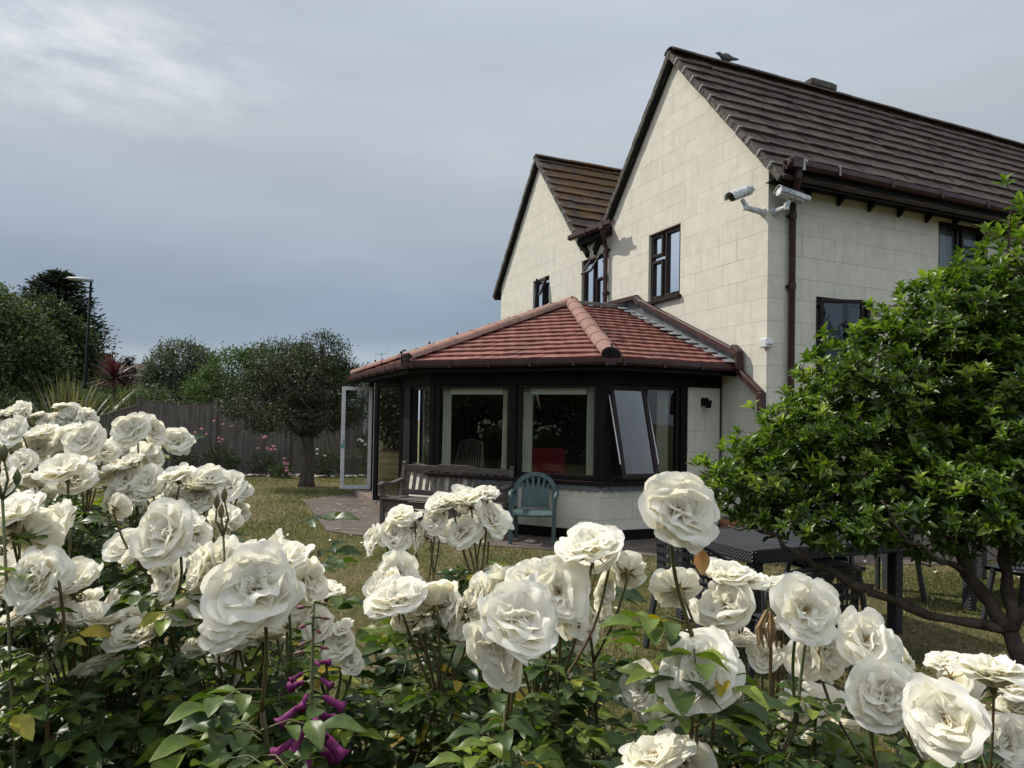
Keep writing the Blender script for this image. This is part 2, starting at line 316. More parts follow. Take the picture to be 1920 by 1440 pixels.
# ================================================================ MAIN HOUSE
def wall_mat(name, base):
    m = bpy.data.materials.new(name); m.use_nodes = True; nt = m.node_tree; N = nt.nodes.new; L = nt.links.new; p = nt.nodes['Principled BSDF']
    uv = N('ShaderNodeUVMap'); v0 = uv.outputs[0]
    nz = N('ShaderNodeTexNoise'); nz.inputs['Scale'].default_value = 2.3; nz.inputs['Detail'].default_value = 3; L(v0, nz.inputs['Vector'])
    sub = N('ShaderNodeVectorMath'); sub.operation = 'SUBTRACT'; L(nz.outputs['Color'], sub.inputs[0]); sub.inputs[1].default_value = (.5, .5, .5)
    scl = N('ShaderNodeVectorMath'); scl.operation = 'SCALE'; L(sub.outputs[0], scl.inputs[0]); scl.inputs['Scale'].default_value = .018
    add = N('ShaderNodeVectorMath'); L(v0, add.inputs[0]); L(scl.outputs[0], add.inputs[1])
    br = N('ShaderNodeTexBrick'); br.inputs['Scale'].default_value = 1; br.inputs['Brick Width'].default_value = .6; br.inputs['Row Height'].default_value = .2995
    br.inputs['Mortar Size'].default_value = .005; br.inputs['Mortar Smooth'].default_value = .5; br.offset = .5; L(add.outputs[0], br.inputs['Vector'])
    br.inputs['Color1'].default_value = (0, 0, 0, 1); br.inputs['Color2'].default_value = (1, 1, 1, 1)
    # base colour with trowel mottling, per-block tint
    n1 = N('ShaderNodeTexNoise'); n1.inputs['Scale'].default_value = 5; n1.inputs['Detail'].default_value = 8; n1.inputs['Roughness'].default_value = .65; L(v0, n1.inputs['Vector'])
    r1 = N('ShaderNodeValToRGB'); r1.color_ramp.elements[0].position = .3; r1.color_ramp.elements[1].position = .7
    r1.color_ramp.elements[0].color = (*[c*.90 for c in base], 1); r1.color_ramp.elements[1].color = (*[c*1.06 for c in base], 1); L(n1.outputs[0], r1.inputs[0])
    bt = N('ShaderNodeMix'); bt.data_type = 'RGBA'; bt.blend_type = 'MULTIPLY'; bt.inputs['Factor'].default_value = 1; L(r1.outputs[0], bt.inputs['A'])
    rb = N('ShaderNodeMapRange'); rb.inputs['To Min'].default_value = .965; rb.inputs['To Max'].default_value = 1.03; L(br.outputs['Color'], rb.inputs['Value']); L(rb.outputs[0], bt.inputs['B'])
    # rain streaks: fine vertical noise
    mp = N('ShaderNodeMapping'); mp.inputs['Scale'].default_value = (6, .6, 1); L(v0, mp.inputs[0])
    ns = N('ShaderNodeTexNoise'); ns.inputs['Scale'].default_value = 2; ns.inputs['Detail'].default_value = 5; L(mp.outputs[0], ns.inputs['Vector'])
    rs = N('ShaderNodeMapRange'); rs.inputs['From Min'].default_value = .55; rs.inputs['From Max'].default_value = .8; rs.inputs['To Min'].default_value = 1; rs.inputs['To Max'].default_value = .84; L(ns.outputs[0], rs.inputs['Value'])
    b2 = N('ShaderNodeMix'); b2.data_type = 'RGBA'; b2.blend_type = 'MULTIPLY'; b2.inputs['Factor'].default_value = 1; L(bt.outputs['Result'], b2.inputs['A']); L(rs.outputs[0], b2.inputs['B'])
    # joints, faded in places
    nf = N('ShaderNodeTexNoise'); nf.inputs['Scale'].default_value = 1.1; nf.inputs['Detail'].default_value = 4; L(v0, nf.inputs['Vector'])
    rf = N('ShaderNodeMapRange'); rf.inputs['From Min'].default_value = .3; rf.inputs['From Max'].default_value = .65; rf.inputs['To Min'].default_value = .25; rf.inputs['To Max'].default_value = .75; L(nf.outputs[0], rf.inputs['Value'])
    mf = N('ShaderNodeMath'); mf.operation = 'MULTIPLY'; L(br.outputs['Fac'], mf.inputs[0]); L(rf.outputs[0], mf.inputs[1])
    j = N('ShaderNodeMix'); j.data_type = 'RGBA'; L(mf.outputs[0], j.inputs['Factor']); L(b2.outputs['Result'], j.inputs['A']); j.inputs['B'].default_value = (*[c*.42 for c in base], 1)
    L(j.outputs['Result'], p.inputs['Base Color']); p.inputs['Roughness'].default_value = .9; p.inputs['Specular IOR Level'].default_value = .15
    n2 = N('ShaderNodeTexNoise'); n2.inputs['Scale'].default_value = 26; n2.inputs['Detail'].default_value = 8; n2.inputs['Roughness'].default_value = .7; L(v0, n2.inputs['Vector'])
    ms = N('ShaderNodeMath'); ms.operation = 'MULTIPLY_ADD'; L(mf.outputs[0], ms.inputs[0]); ms.inputs[1].default_value = -.9; L(n2.outputs[0], ms.inputs[2])
    bp = N('ShaderNodeBump'); bp.inputs['Strength'].default_value = .45; bp.inputs['Distance'].default_value = .008; L(ms.outputs[0], bp.inputs['Height']); L(bp.outputs[0], p.inputs['Normal'])
    return m
M_wall = wall_mat('scored_render', (.585, .553, .468))
M_brown = mat('brown_upvc', (.010, .0045, .0045), .45, .2, col2=(.016, .009, .0085), scale=5)
M_gutter = mat('brown_gutter', (.042, .016, .015), .45, .35, col2=(.07, .038, .034), scale=4, var=(.5, .8), bump=.1, bscale=20)
M_black = mat('black_stained_wood', (.004, .0032, .0032), .6, .15, col2=(.009, .007, .0065), scale=6)
M_white = mat('white_upvc', (.62, .62, .62), .4, .4, col2=(.5, .5, .5), scale=5)
M_lead = mat('lead_flashing', (.055, .06, .066), .55, .5, metal=.2, col2=(.15, .16, .17), scale=7, var=(.35, .75), stretch=(1, 1, .3), bump=.2, bscale=14)
def glass_mat(name, tint=(.75, .8, .82), refl=1.0, dark=0):
    m = bpy.data.materials.new(name); m.use_nodes = True; nt = m.node_tree; N = nt.nodes.new; L = nt.links.new; out = nt.nodes['Material Output']; nt.nodes.remove(nt.nodes['Principled BSDF'])
    tr = N('ShaderNodeBsdfTransparent'); tr.inputs[0].default_value = (*tint, 1); gl = N('ShaderNodeBsdfGlossy'); gl.inputs['Roughness'].default_value = .004; gl.inputs[0].default_value = (.95, .97, 1, 1)
    fr = N('ShaderNodeFresnel'); fr.inputs[0].default_value = 1.45; mu = N('ShaderNodeMath'); mu.operation = 'MULTIPLY'; mu.use_clamp = True; L(fr.outputs[0], mu.inputs[0]); mu.inputs[1].default_value = 1.45*refl
    tcn = N('ShaderNodeTexCoord'); nz = N('ShaderNodeTexNoise'); nz.inputs['Scale'].default_value = 1.4; nz.inputs['Detail'].default_value = 1; L(tcn.outputs['Object'], nz.inputs['Vector'])
    bp = N('ShaderNodeBump'); bp.inputs['Strength'].default_value = .05; bp.inputs['Distance'].default_value = .02; L(nz.outputs[0], bp.inputs['Height']); L(bp.outputs[0], gl.inputs['Normal'])
    mx = N('ShaderNodeMixShader'); L(mu.outputs[0], mx.inputs[0]); L(tr.outputs[0], mx.inputs[1]); L(gl.outputs[0], mx.inputs[2]); L(mx.outputs[0], out.inputs[0])
    return m
M_glass = glass_mat('window_glass'); M_glass2 = glass_mat('upstairs_glass', refl=.75)
M_net = mat('net_curtain', (.42, .44, .45), .9, .1, col2=(.3, .33, .36), scale=9, stretch=(4, 4, .4))
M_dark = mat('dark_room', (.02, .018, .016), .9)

house = empty('main_house', W(0, 0, 0), 'two-storey cream rendered house with twin gables and brown tiled roofs', 'house')
hp = house.location.copy()
def hb(mb, name, m, parent=None, **k):
    """build in world coords then parent to the thing without moving"""
    o = mb.build(name, m, None, **k); par = parent or house
    o.parent = par
    if par.type == 'EMPTY': o.matrix_parent_inverse = Matrix.Translation(-par.location)
    return o
LT = 9.28
def gtop(t):
    if t < 2.13: return 5.07+t*1.136
    if t < 4.26: return 7.49-(t-2.13)*1.136
    if t < 5.02: return 5.12
    if t < 7.15: return 5.07+(t-5.02)*1.136
    return 7.49-(t-7.15)*1.136
WF = [(1.885, 2.755, 3.62, 4.752), (4.21, 5.075, 3.60, 4.782), (6.53, 7.355, 3.55, 4.776)]   # front windows t0 t1 z0 z1
WS = [(3.345, 4.50, 3.60, 4.757), (.868, 1.98, 2.2, 3.37)]                                     # side windows s0 s1 z0 z1
ZB = 4.778 - .2995*20
DEP = .11
def wall_face(mb, fn, breaks, wins, top, inn):
    bs = sorted(set(breaks + [w[0] for w in wins] + [w[1] for w in wins]))
    def q(pts):
        mb.add([fn(a, z) for a, z in pts], [tuple(range(len(pts)))], uv=[[(a, z-ZB) for a, z in pts]])
    for a, b in zip(bs[:-1], bs[1:]):
        wn = [w for w in wins if w[0] <= a+1e-6 and w[1] >= b-1e-6]
        ta, tb = top(a+1e-6), top(b-1e-6)
        if wn:
            z0, z1 = wn[0][2:4]; q([(a, -.05), (b, -.05), (b, z0), (a, z0)]); q([(a, z1), (b, z1), (b, tb), (a, ta)])
        else: q([(a, -.05), (b, -.05), (b, tb), (a, ta)])
    for a, b, z0, z1 in wins:
        for (p, r) in (((a, z0), (b, z0)), ((b, z0), (b, z1)), ((b, z1), (a, z1)), ((a, z1), (a, z0))):
            P = fn(*p); Q = fn(*r); mb.add([P, Q, Q+inn*DEP, P+inn*DEP], [(0, 1, 2, 3)], uv=[[(p[0]+.02, p[1]-ZB)]*4])
mb = MB(); wall_face(mb, lambda a, z: W(a, 0, z), [0, 2.13, 4.26, 5.02, 7.15, LT], WF, gtop, S)
hb(mb, 'gable_wall', M_wall, norm=False)
SL = 17
mb = MB(); wall_face(mb, lambda a, z: W(0, a, z), [0, SL], WS, lambda a: 5.0, G)
mb.add([W(LT, 0, 0), W(LT, SL, 0), W(LT, SL, 5), W(LT, 0, 5)], [(0, 1, 2, 3)], uv=[[(0, 0), (SL, 0), (SL, 5), (0, 5)]])
mb.add([W(0, SL, 0), W(LT, SL, 0), W(LT, SL, 5), W(0, SL, 5)], [(0, 1, 2, 3)], uv=[[(0, 0), (9, 0), (9, 5), (0, 5)]])
hb(mb, 'side_wall', M_wall, norm=False)
# plinth at the wall foot
mb = MB(); mb.beam(W(-.012, 0, .07), W(-.012, SL, .07), .024, .16); mb.beam(W(0, -.012, .07), W(.8, -.012, .07), .024, .16); hb(mb, 'plinth', M_black)

# tiles ---------------------------------------------------------
def clip(poly, planes):
    for (nx, ny, d) in planes:         # keep nx*x+ny*y<=d
        out = []
        for i in range(len(poly)):
            a, b = poly[i], poly[(i+1) % len(poly)]; da = nx*a[0]+ny*a[1]-d; db = nx*b[0]+ny*b[1]-d
            if da <= 0: out.append(a)
            if (da < 0 < db) or (db < 0 < da):
                t = da/(da-db); out.append((a[0]+(b[0]-a[0])*t, a[1]+(b[1]-a[1])*t))
        poly = out
        if len(poly) < 3: return []
    return poly
def tiles(mb, O, X, Y, width, length, gauge, tw, th, planes=(), rng=None, lift=.02, stagger=.5, x0=0, camber=0, roughness=.004):
    """O origin at eave, X along eave, Y up the slope (units), normal = X x Y"""
    Nn = X.cross(Y).normalized(); row = 0; y = 0
    if Nn.z < 0: Nn = -Nn
    while y < length-.01:
        xs = x0 - (stagger*tw if row % 2 else 0)
        while xs < width:
            a, b = max(xs+.002, x0), min(xs+tw-.002, width)
            if b-a > .01:
                y1 = min(y+gauge*1.03, length)
                nseg = 3 if camber else 1
                jz = rng.uniform(-1, 1)*roughness; jy = rng.uniform(-1, 1)*roughness*1.2; rr = rng.random(); tl = rng.uniform(-1, 1)*roughness
                for k in range(nseg):
                    aa = a+(b-a)*k/nseg; bb = a+(b-a)*(k+1)/nseg
                    pl = clip([(aa, y+jy), (bb, y+jy), (bb, y1), (aa, y1)], planes)
                    if len(pl) < 3: continue
                    def hgt(px, py):
                        f = (py-y)/gauge; u = (px-a)/(b-a)
                        return th*(1-f)+lift*.2+jz+tl*(u-.5)*2+camber*(1-(2*u-1)**2)
                    top = [O+X*px+Y*py+Nn*hgt(px, py) for px, py in pl]; bot = [O+X*px+Y*py-Nn*.012 for px, py in pl]
                    m = len(pl); mb.add(top+bot, [tuple(range(m))]+[(i, (i+1) % m, m+(i+1) % m, m+i) for i in range(m)], rnd=rr)
            xs += tw
        y += gauge; row += 1
def tile_mat(name, cols, moss, mossamt, rough=.85, stain=(.02, .018, .018)):
    m = bpy.data.materials.new(name); m.use_nodes = True; nt = m.node_tree; N = nt.nodes.new; L = nt.links.new; p = nt.nodes['Principled BSDF']
    at = N('ShaderNodeAttribute'); at.attribute_name = 'rnd'; rp = N('ShaderNodeValToRGB'); L(at.outputs['Fac'], rp.inputs[0]); rp.color_ramp.elements[0].color = (*cols[0], 1); rp.color_ramp.elements[1].color = (*cols[-1], 1)
    for i, c in enumerate(cols[1:-1]): e = rp.color_ramp.elements.new((i+1)/(len(cols)-1)); e.color = (*c, 1)
    tc = N('ShaderNodeTexCoord')
    def nz(s, d, a, b, st=None):
        n = N('ShaderNodeTexNoise'); n.inputs['Scale'].default_value = s; n.inputs['Detail'].default_value = d; n.inputs['Roughness'].default_value = .65
        L(tc.outputs['Object'], n.inputs['Vector']); r = N('ShaderNodeMapRange'); r.inputs['From Min'].default_value = a; r.inputs['From Max'].default_value = b; L(n.outputs[0], r.inputs['Value']); return r.outputs[0], n.outputs[0]
    f1, _ = nz(2.2, 8, .72-mossamt, .86-mossamt); x = N('ShaderNodeMix'); x.data_type = 'RGBA'; L(f1, x.inputs['Factor']); L(rp.outputs[0], x.inputs['A']); x.inputs['B'].default_value = (*moss, 1)
    f2, h = nz(14, 8, .5, .72); x2 = N('ShaderNodeMix'); x2.data_type = 'RGBA'; mu = N('ShaderNodeMath'); mu.operation = 'MULTIPLY'; mu.inputs[1].default_value = .55; L(f2, mu.inputs[0]); L(mu.outputs[0], x2.inputs['Factor']); L(x.outputs['Result'], x2.inputs['A']); x2.inputs['B'].default_value = (*stain, 1)
    L(x2.outputs['Result'], p.inputs['Base Color']); p.inputs['Roughness'].default_value = rough; p.inputs['Specular IOR Level'].default_value = .25
    b = N('ShaderNodeBump'); b.inputs['Strength'].default_value = .6; b.inputs['Distance'].default_value = .01; L(h, b.inputs['Height']); L(b.outputs[0], p.inputs['Normal'])
    return m
M_rt = tile_mat('brown_concrete_tiles', [(.052, .036, .031), (.070, .049, .042), (.088, .063, .053)], (.095, .056, .030), .17)
M_rt2 = tile_mat('mossy_brown_tiles', [(.05, .036, .032), (.068, .050, .044), (.085, .064, .055)], (.11, .058, .022), .30)
M_mortar = mat('verge_mortar', (.13, .12, .10), .95, .2, col2=(.05, .045, .04), scale=20, bump=.8, bscale=40)
rng = np.random.default_rng(21)
sl_ang = math.atan(1.136); cs, sn = math.cos(sl_ang), math.sin(sl_ang)
OV = .07    # verge overhang in front of the wall (towards -S)
def slope(nm, par, t_e, t_r, s0, s1, z_e, m, drow=.31):
    """roof slope from eave t_e (height z_e) to ridge t_r"""
    sg = 1 if t_r > t_e else -1; Y = (G*sg*cs + Z*sn); length = abs(t_r-t_e)/cs; X = S
    mb = MB(); tiles(mb, W(t_e, s0, z_e), X, Y, s1-s0, length, drow, .33, .038, rng=rng, stagger=0, roughness=.006)
    o = hb(mb, nm, m, parent=par); return o
# roof base (under-felt slab) so nothing shows between tiles
mb = MB()
def zr(t, c, ze=5.05): return 7.555-abs(t-c)*1.136
for c, e0, e1, sa in ((2.13, -.3, 4.5, -OV), (7.15, 4.78, 9.6, -OV)):
    A = [W(e0, sa, zr(e0, c)), W(c, sa, zr(c, c)), W(e1, sa, zr(e1, c)), W(e1, sa, zr(e1, c)-.08), W(c, sa, zr(c, c)-.08), W(e0, sa, zr(e0, c)-.08)]
    mb.prism(A, S*(SL+.3))
roof = hb(mb, 'roof', M_black)
slope('roof_tiles', roof, -.34, 2.13, -OV-.02, SL, zr(-.34, 2.13)+.005, M_rt)
slope('roof_tiles', roof, 4.5, 2.13, -OV-.02, SL*.3, zr(4.5, 2.13)+.005, M_rt)
slope('roof_tiles', roof, 4.78, 7.15, -OV-.02, 6, zr(4.78, 7.15)+.005, M_rt2)
slope('roof_tiles', roof, 9.62, 7.15, -OV-.02, 4, zr(9.62, 7.15)+.005, M_rt2)
# ridge tiles: half round, segments
def ridge(mb, a, b, r=.11, seg=.45, squash=.75, n=9, collar=True):
    a = Vector(a); b = Vector(b); d = b-a; Lk = d.length; d.normalize(); x = d.cross(Z).normalized(); u = x.cross(d).normalized(); k = max(1, round(Lk/seg)); sg = Lk/k
    for i in range(k):
        r0 = r*rng.uniform(.97, 1.04); rr = rng.random(); off = u*rng.uniform(-.004, .006)
        stn = [(i*sg+.004, r0*.97), ((i+.86)*sg, r0), ((i+.86)*sg, r0*1.07), ((i+1)*sg-.004, r0*1.07)] if collar else [(i*sg+.003, r0), ((i+1)*sg-.003, r0)]
        V = []
        for st, q in stn:
            for j in range(n):
                an = math.pi*(j/(n-1)); V.append(a+d*st+off+x*math.cos(an)*q+u*(math.sin(an)*q*squash))
            for j in range(n-1, -1, -1):
                an = math.pi*(j/(n-1)); V.append(a+d*st+off+x*math.cos(an)*q*.86+u*(math.sin(an)*q*squash*.86-.004))
        mm = 2*n; F = [(p*mm+j, p*mm+(j+1) % mm, (p+1)*mm+(j+1) % mm, (p+1)*mm+j) for p in range(len(stn)-1) for j in range(mm)]
        F += [tuple(range(mm)), tuple((len(stn)-1)*mm+j for j in range(mm))]
        mb.add(V, F, rnd=rr)
mb = MB(); ridge(mb, W(2.13, -OV-.03, 7.56), W(2.13, SL, 7.56), .13, .44, .62, collar=False); hb(mb, 'ridge_tiles', M_rt, parent=roof, autosmooth=35)
mb = MB(); ridge(mb, W(7.15, -OV-.03, 7.56), W(7.15, 6, 7.56), .13, .44, .62, collar=False); hb(mb, 'ridge_tiles', M_rt2, parent=roof, autosmooth=35)
M_clip = mat('galvanised_clip', (.4, .4, .38), .4, metal=.6)
for c, e0, e1 in ((2.13, -.3, 4.32), (7.15, 4.9, 9.6)):
    for e in (e0, e1):
        mb = MB(); a = W(e, -OV-.01, zr(e, c)-.03); b = W(c, -OV-.01, zr(c, c)-.03); k = 22
        for i in range(k):
            p = a.lerp(b, i/k); q = a.lerp(b, (i+1)/k+.01); mb.beam(p+Z*rng.uniform(-.012, .012), q+Z*rng.uniform(-.012, .012), .05+rng.uniform(0, .02), .085, up=(b-a).cross(S))
        hb(mb, 'verge', M_mortar, parent=roof)
        if e == e0:
            L_ = (b-a).length; d = (b-a).normalized(); nn = S.cross(d).normalized(); nn = nn if nn.z > 0 else -nn
            for j in range(1, int(L_/.31)+1):
                mc = MB(); p = a+d*(.31*j-.04); mc.beam(p-S*.045-nn*.02, p-S*.045+nn*.075, .014, .01, up=S); mc.beam(p-S*.045+nn*.072, p+S*.02+nn*.072, .014, .008, up=nn); hb(mc, 'verge_clip', M_clip, parent=roof)
# soffit trim under the verges (dark brown barge)
mb = MB()
for c, e0, e1 in ((2.13, -.28, 4.3), (7.15, 5.0, 9.55)):
    for e in (e0, e1):
        a = W(e, -.045, zr(e, c)-.13); b = W(c, -.045, zr(c, c)-.13)
        if e in (e1,): mb = MB(); mb.beam(a, b, .05, .10, up=(b-a).cross(S)); hb(mb, 'barge_board', M_black, parent=roof)
# dark bedding strip, main right verge
# small ridge vent box
mb = MB(); p = W(2.13, 3.2, 7.70); mb.box(p, (.62, .16, .1), rz=math.atan2(S.y, S.x)); mb.box(p+Z*.06, (.5, .12, .03), rz=math.atan2(S.y, S.x)); hb(mb, 'ridge_vent', M_mortar, parent=roof, bevel=.01)

# eaves: fascia, gutter, soffit, downpipes on the side wall
def gutter(mb, a, b, r=.057, n=7):
    """square-ish ogee gutter open at top"""
    a = Vector(a); b = Vector(b); d = (b-a).normalized(); x = d.cross(Z).normalized()
    prof = [(-r, 0), (-r, -r*1.1), (-r*.5, -r*1.55), (r*.5, -r*1.55), (r, -r*1.0), (r, 0), (r*.86, 0), (r*.86, -r*.95), (r*.42, -r*1.4), (-r*.42, -r*1.4), (-r*.86, -r*1.0), (-r*.86, 0)]
    m = len(prof); V = [p+x*u+Z*v for p in (a, b) for u, v in prof]
    mb.add(V, [(j, (j+1) % m, m+(j+1) % m, m+j) for j in range(m)]+[tuple(range(m)), tuple(range(m, 2*m))])
    V = []
mb = MB(); gutter(mb, W(-.42, -OV-.04, 4.97), W(-.42, SL, 4.93), .06)
for i in range(17):
    p = W(-.42, .75+i*1.0, 4.925-i*.0023); mb.box(p, (.045, .135, .11), rz=math.atan2(S.y, S.x))
mb.box(W(-.42, .02, 4.93), (.16, .15, .13), rz=math.atan2(S.y, S.x))
hb(mb, 'gutter', M_gutter)
mb = MB(); mb.beam(W(-.33, -OV, 4.87), W(-.33, SL, 4.87), .03, .17); mb.add([W(-.33, -OV, 4.79), W(-.33, SL, 4.79), W(-.002, SL, 4.79), W(-.002, -OV, 4.79)], [(0, 1, 2, 3)])
hb(mb, 'fascia', M_black)
for i in range(22):                     # rafter feet
    s_ = .62+i*.6; mb = MB(); mb.prism([W(-.02, s_, 4.79), W(-.17, s_, 4.785), W(-.02, s_, 4.66)], S*.045); hb(mb, 'rafter_foot', M_black)
mb = MB()
mb.tube([W(-.42, .1, 4.88), W(-.42, .1, 4.78), W(-.10, .33, 4.55), W(-.06, .37, 4.45), W(-.06, .37, 0)], .044, 10)
for z in (4.40, 3.45, 1.9, .6): mb.tube([W(-.06, .37, z-.04), W(-.06, .37, z+.04)], .053, 10); mb.box(W(-.02, .37, z), (.13, .03, .03), rz=math.atan2(S.y, S.x))
hb(mb, 'downpipe', M_gutter, autosmooth=40)
mb = MB(); mb.box(W(-.42, .12, 4.96), (.12, .15, .03), rz=math.atan2(S.y, S.x)); mb.box(W(-.485, .12, 4.91), (.05, .01, .14), rz=math.atan2(S.y, S.x)); hb(mb, 'gutter_bracket', mat('galv_bracket', (.3, .3, .29), .5)); mb = MB(); mb.box(W(-.485, .75, 4.93), (.02, .008, .13), rz=math.atan2(S.y, S.x)); hb(mb, 'gutter_bracket', MATS['galv_bracket'])
# valley gutter in front, between gables
mb = MB(); gutter(mb, W(3.52, -.26, 5.19), W(5.1, -.26, 5.26), .06)
mb.box(W(3.80, -.26, 5.15), (.13, .14, .13), rz=math.atan2(G.y, G.x)); mb.box(W(4.42, -.26, 5.19), (.04, .14, .11), rz=math.atan2(G.y, G.x))
hb(mb, 'valley_gutter', M_gutter)
mb = MB(); mb.prism([W(3.92, -.17, 5.04), W(4.95, -.17, 5.04), W(4.95, -.17, 5.2), W(3.92, -.17, 5.2)], S*.16)
hb(mb, 'valley_fascia', M_black)
mb = MB()
mb.tube([W(3.82, -.26, 5.10), W(3.84, -.25, 5.04), W(4.04, -.09, 4.90), W(4.06, -.06, 4.8), W(4.06, -.06, 3.80)], .042, 10)
for z in (4.78, 3.98): mb.tube([W(4.06, -.06, z-.04), W(4.06, -.06, z+.04)], .052, 10); mb.box(W(4.03, -.02, z), (.14, .03, .03), rz=math.atan2(G.y, G.x))
# run over the flashing: horizontal, then raking down, then lower rake to the corner
def sq(pts, w=.085):
    for a, b in zip(pts[:-1], pts[1:]): mb.beam(a, b, w, w)
sq([W(4.08, -.07, 3.755), W(2.98, -.07, 3.735)]); sq([W(3.0, -.07, 3.72), W(2.86, -.07, 3.60)], .10)
sq([W(2.92, -.07, 3.655), W(.55, -.07, 2.60)], .09)
sq([W(.56, -.08, 2.66), W(.44, -.08, 2.56)], .11); sq([W(.44, -.08, 2.60), W(.44, -.08, 2.34)], .10)
sq([W(.46, -.07, 2.34), W(.02, -.07, 2.0)], .085); sq([W(.02, -.07, 2.02), W(-.0, -.07, 1.72)], .09)
hb(mb, 'drain_pipe', M_gutter, bevel=.012)
# odd little box on the corner + cable
mb = MB(); mb.box(W(-.01, -.02, 2.67), (.13, .12, .12), rz=math.atan2(G.y, G.x)); mb.box(W(-.01, -.02, 2.67), (.17, .10, .05), rz=math.atan2(G.y, G.x)); hb(mb, 'junction_box', M_white, bevel=.012)

# windows -------------------------------------------------------
def window(fn, inn, along, a0, a1, z0, z1, layout, par=house, openers=(), net=True):
    """fn(a,z)->outer wall point; layout: list of (fa0,fa1,fz0,fz1) fractional lights"""
    off = inn*.05; fw = .055
    mb = MB()
    def fr(A0, A1, Z0, Z1, w_, o_, d_=.06):
        mb_.prism([fn(A0, Z0)+o_, fn(A1, Z0)+o_, fn(A1, Z0+w_)+o_, fn(A0, Z0+w_)+o_], inn*d_); mb_.prism([fn(A0, Z1-w_)+o_, fn(A1, Z1-w_)+o_, fn(A1, Z1)+o_, fn(A0, Z1)+o_], inn*d_)
        mb_.prism([fn(A0, Z0+w_)+o_, fn(A0+w_, Z0+w_)+o_, fn(A0+w_, Z1-w_)+o_, fn(A0, Z1-w_)+o_], inn*d_); mb_.prism([fn(A1-w_, Z0+w_)+o_, fn(A1, Z0+w_)+o_, fn(A1, Z1-w_)+o_, fn(A1-w_, Z1-w_)+o_], inn*d_)
    mb_ = mb; fr(a0, a1, z0, z1, fw, off, .06)
    for (f0, f1, g0, g1) in layout:
        A0, A1, Z0, Z1 = a0+(a1-a0)*f0, a0+(a1-a0)*f1, z0+(z1-z0)*g0, z0+(z1-z0)*g1
        fr(A0+.03, A1-.03, Z0+.03, Z1-.03, .05, off-inn*.012, .05)
    wdo = hb(mb, 'window', M_brown, parent=par, bevel=.006)
    mp = MB(); o_ = off+inn*.03; mp.add([fn(a0+.03, z0+.03)+o_, fn(a1-.03, z0+.03)+o_, fn(a1-.03, z1-.03)+o_, fn(a0+.03, z1-.03)+o_], [(0, 1, 2, 3)])
    g = mp.build('pane', M_glass2, None, norm=False); g.parent = wdo
    ms_ = MB(); ms_.prism([fn(a0-.04, z0-.06)-inn*.06, fn(a1+.04, z0-.06)-inn*.06, fn(a1+.04, z0-.003)-inn*.06, fn(a0-.04, z0-.003)-inn*.06], inn*.105)
    s_ = ms_.build('sill', M_brown, None, bevel=.006); s_.parent = wdo
    # dark room box behind with net curtain
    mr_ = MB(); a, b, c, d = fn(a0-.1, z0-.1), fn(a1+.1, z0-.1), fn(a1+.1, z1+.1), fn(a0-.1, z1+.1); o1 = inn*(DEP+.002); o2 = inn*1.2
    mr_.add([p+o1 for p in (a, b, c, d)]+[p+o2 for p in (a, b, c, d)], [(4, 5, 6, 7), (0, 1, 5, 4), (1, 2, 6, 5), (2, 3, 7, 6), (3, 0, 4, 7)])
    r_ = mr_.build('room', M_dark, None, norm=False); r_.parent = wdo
    if net:
        mn = MB(); k = 24; V = []
        for i in range(k+1):
            A = a0+(a1-a0)*i/k
            for zz in (z0+.02, z1-.02): V.append(fn(A, zz)+inn*(.17+.012*math.sin(i*2.1)))
        mn.add(V, [(2*i, 2*i+2, 2*i+3, 2*i+1) for i in range(k)]); n_ = mn.build('net_curtain', M_net, None, smooth=True, norm=False); n_.parent = wdo
    return wdo
fnF = lambda a, z: W(a, 0, z); fnS = lambda a, z: W(0, a, z)
window(fnF, S, G, *WF[0], [(0, .56, 0, 1), (.56, 1, 0, .62), (.56, 1, .62, 1)])
w2 = window(fnF, S, G, *WF[1], [(.46, 1, 0, 1), (0, .46, 0, .66)])
w3 = window(fnF, S, G, *WF[2], [(.42, 1, 0, 1), (0, .42, 0, .62)])
w4 = window(fnS, G, S, *WS[0], [(0, .48, 0, 1), (.48, 1, .66, 1), (.48, 1, 0, .66)])
w5 = window(fnS, G, S, *WS[1], [(.55, 1, 0, 1)], net=False)
def sash(par, hinge, wv, hv, name='open_sash', m=M_brown, fw=.05, th=.04, glass=True):
    """hinge corner, width vector, height vector"""
    wv = Vector(wv); hv = Vector(hv); h = Vector(hinge); nn = wv.cross(hv).normalized()*th; a = wv.normalized()*fw; b = hv.normalized()*fw
    mb = MB()
    mb.prism([h, h+wv, h+wv+b, h+b], nn); mb.prism([h+hv-b, h+wv+hv-b, h+wv+hv, h+hv], nn)
    mb.prism([h+b, h+a+b, h+a+hv-b, h+hv-b], nn); mb.prism([h+wv-a+b, h+wv+b, h+wv+hv-b, h+wv-a+hv-b], nn)
    o = mb.build(name, m, None, bevel=.006); o.parent = par
    if glass:
        mg = MB(); q = nn*.5; mg.add([h+a+b+q, h+wv-a+b+q, h+wv-a+hv-b+q, h+a+hv-b+q], [(0, 1, 2, 3)]); g = mg.build('pane', M_glass, None, norm=False); g.parent = o if o.parent and o.parent.type == 'EMPTY' else par
    return o
# small top-hung fanlights standing open on windows 2 and 3; casement open on 3 and on the lower side window
sash(w2, W(4.26, -.03, 4.72), G*.36, -Z*.33-S*.22, fw=.04)
sash(w3, W(6.58, -.03, 4.72), G*.30, -Z*.38-S*.13, fw=.04)
sash(w3, W(7.06, -.03, 3.6), Vector((-.012, -.36, 0)), Z*1.12, fw=.045)
sash(w5, W(-.02, .90, 2.25), (S*.58-G*.22), Z*1.08, fw=.05)

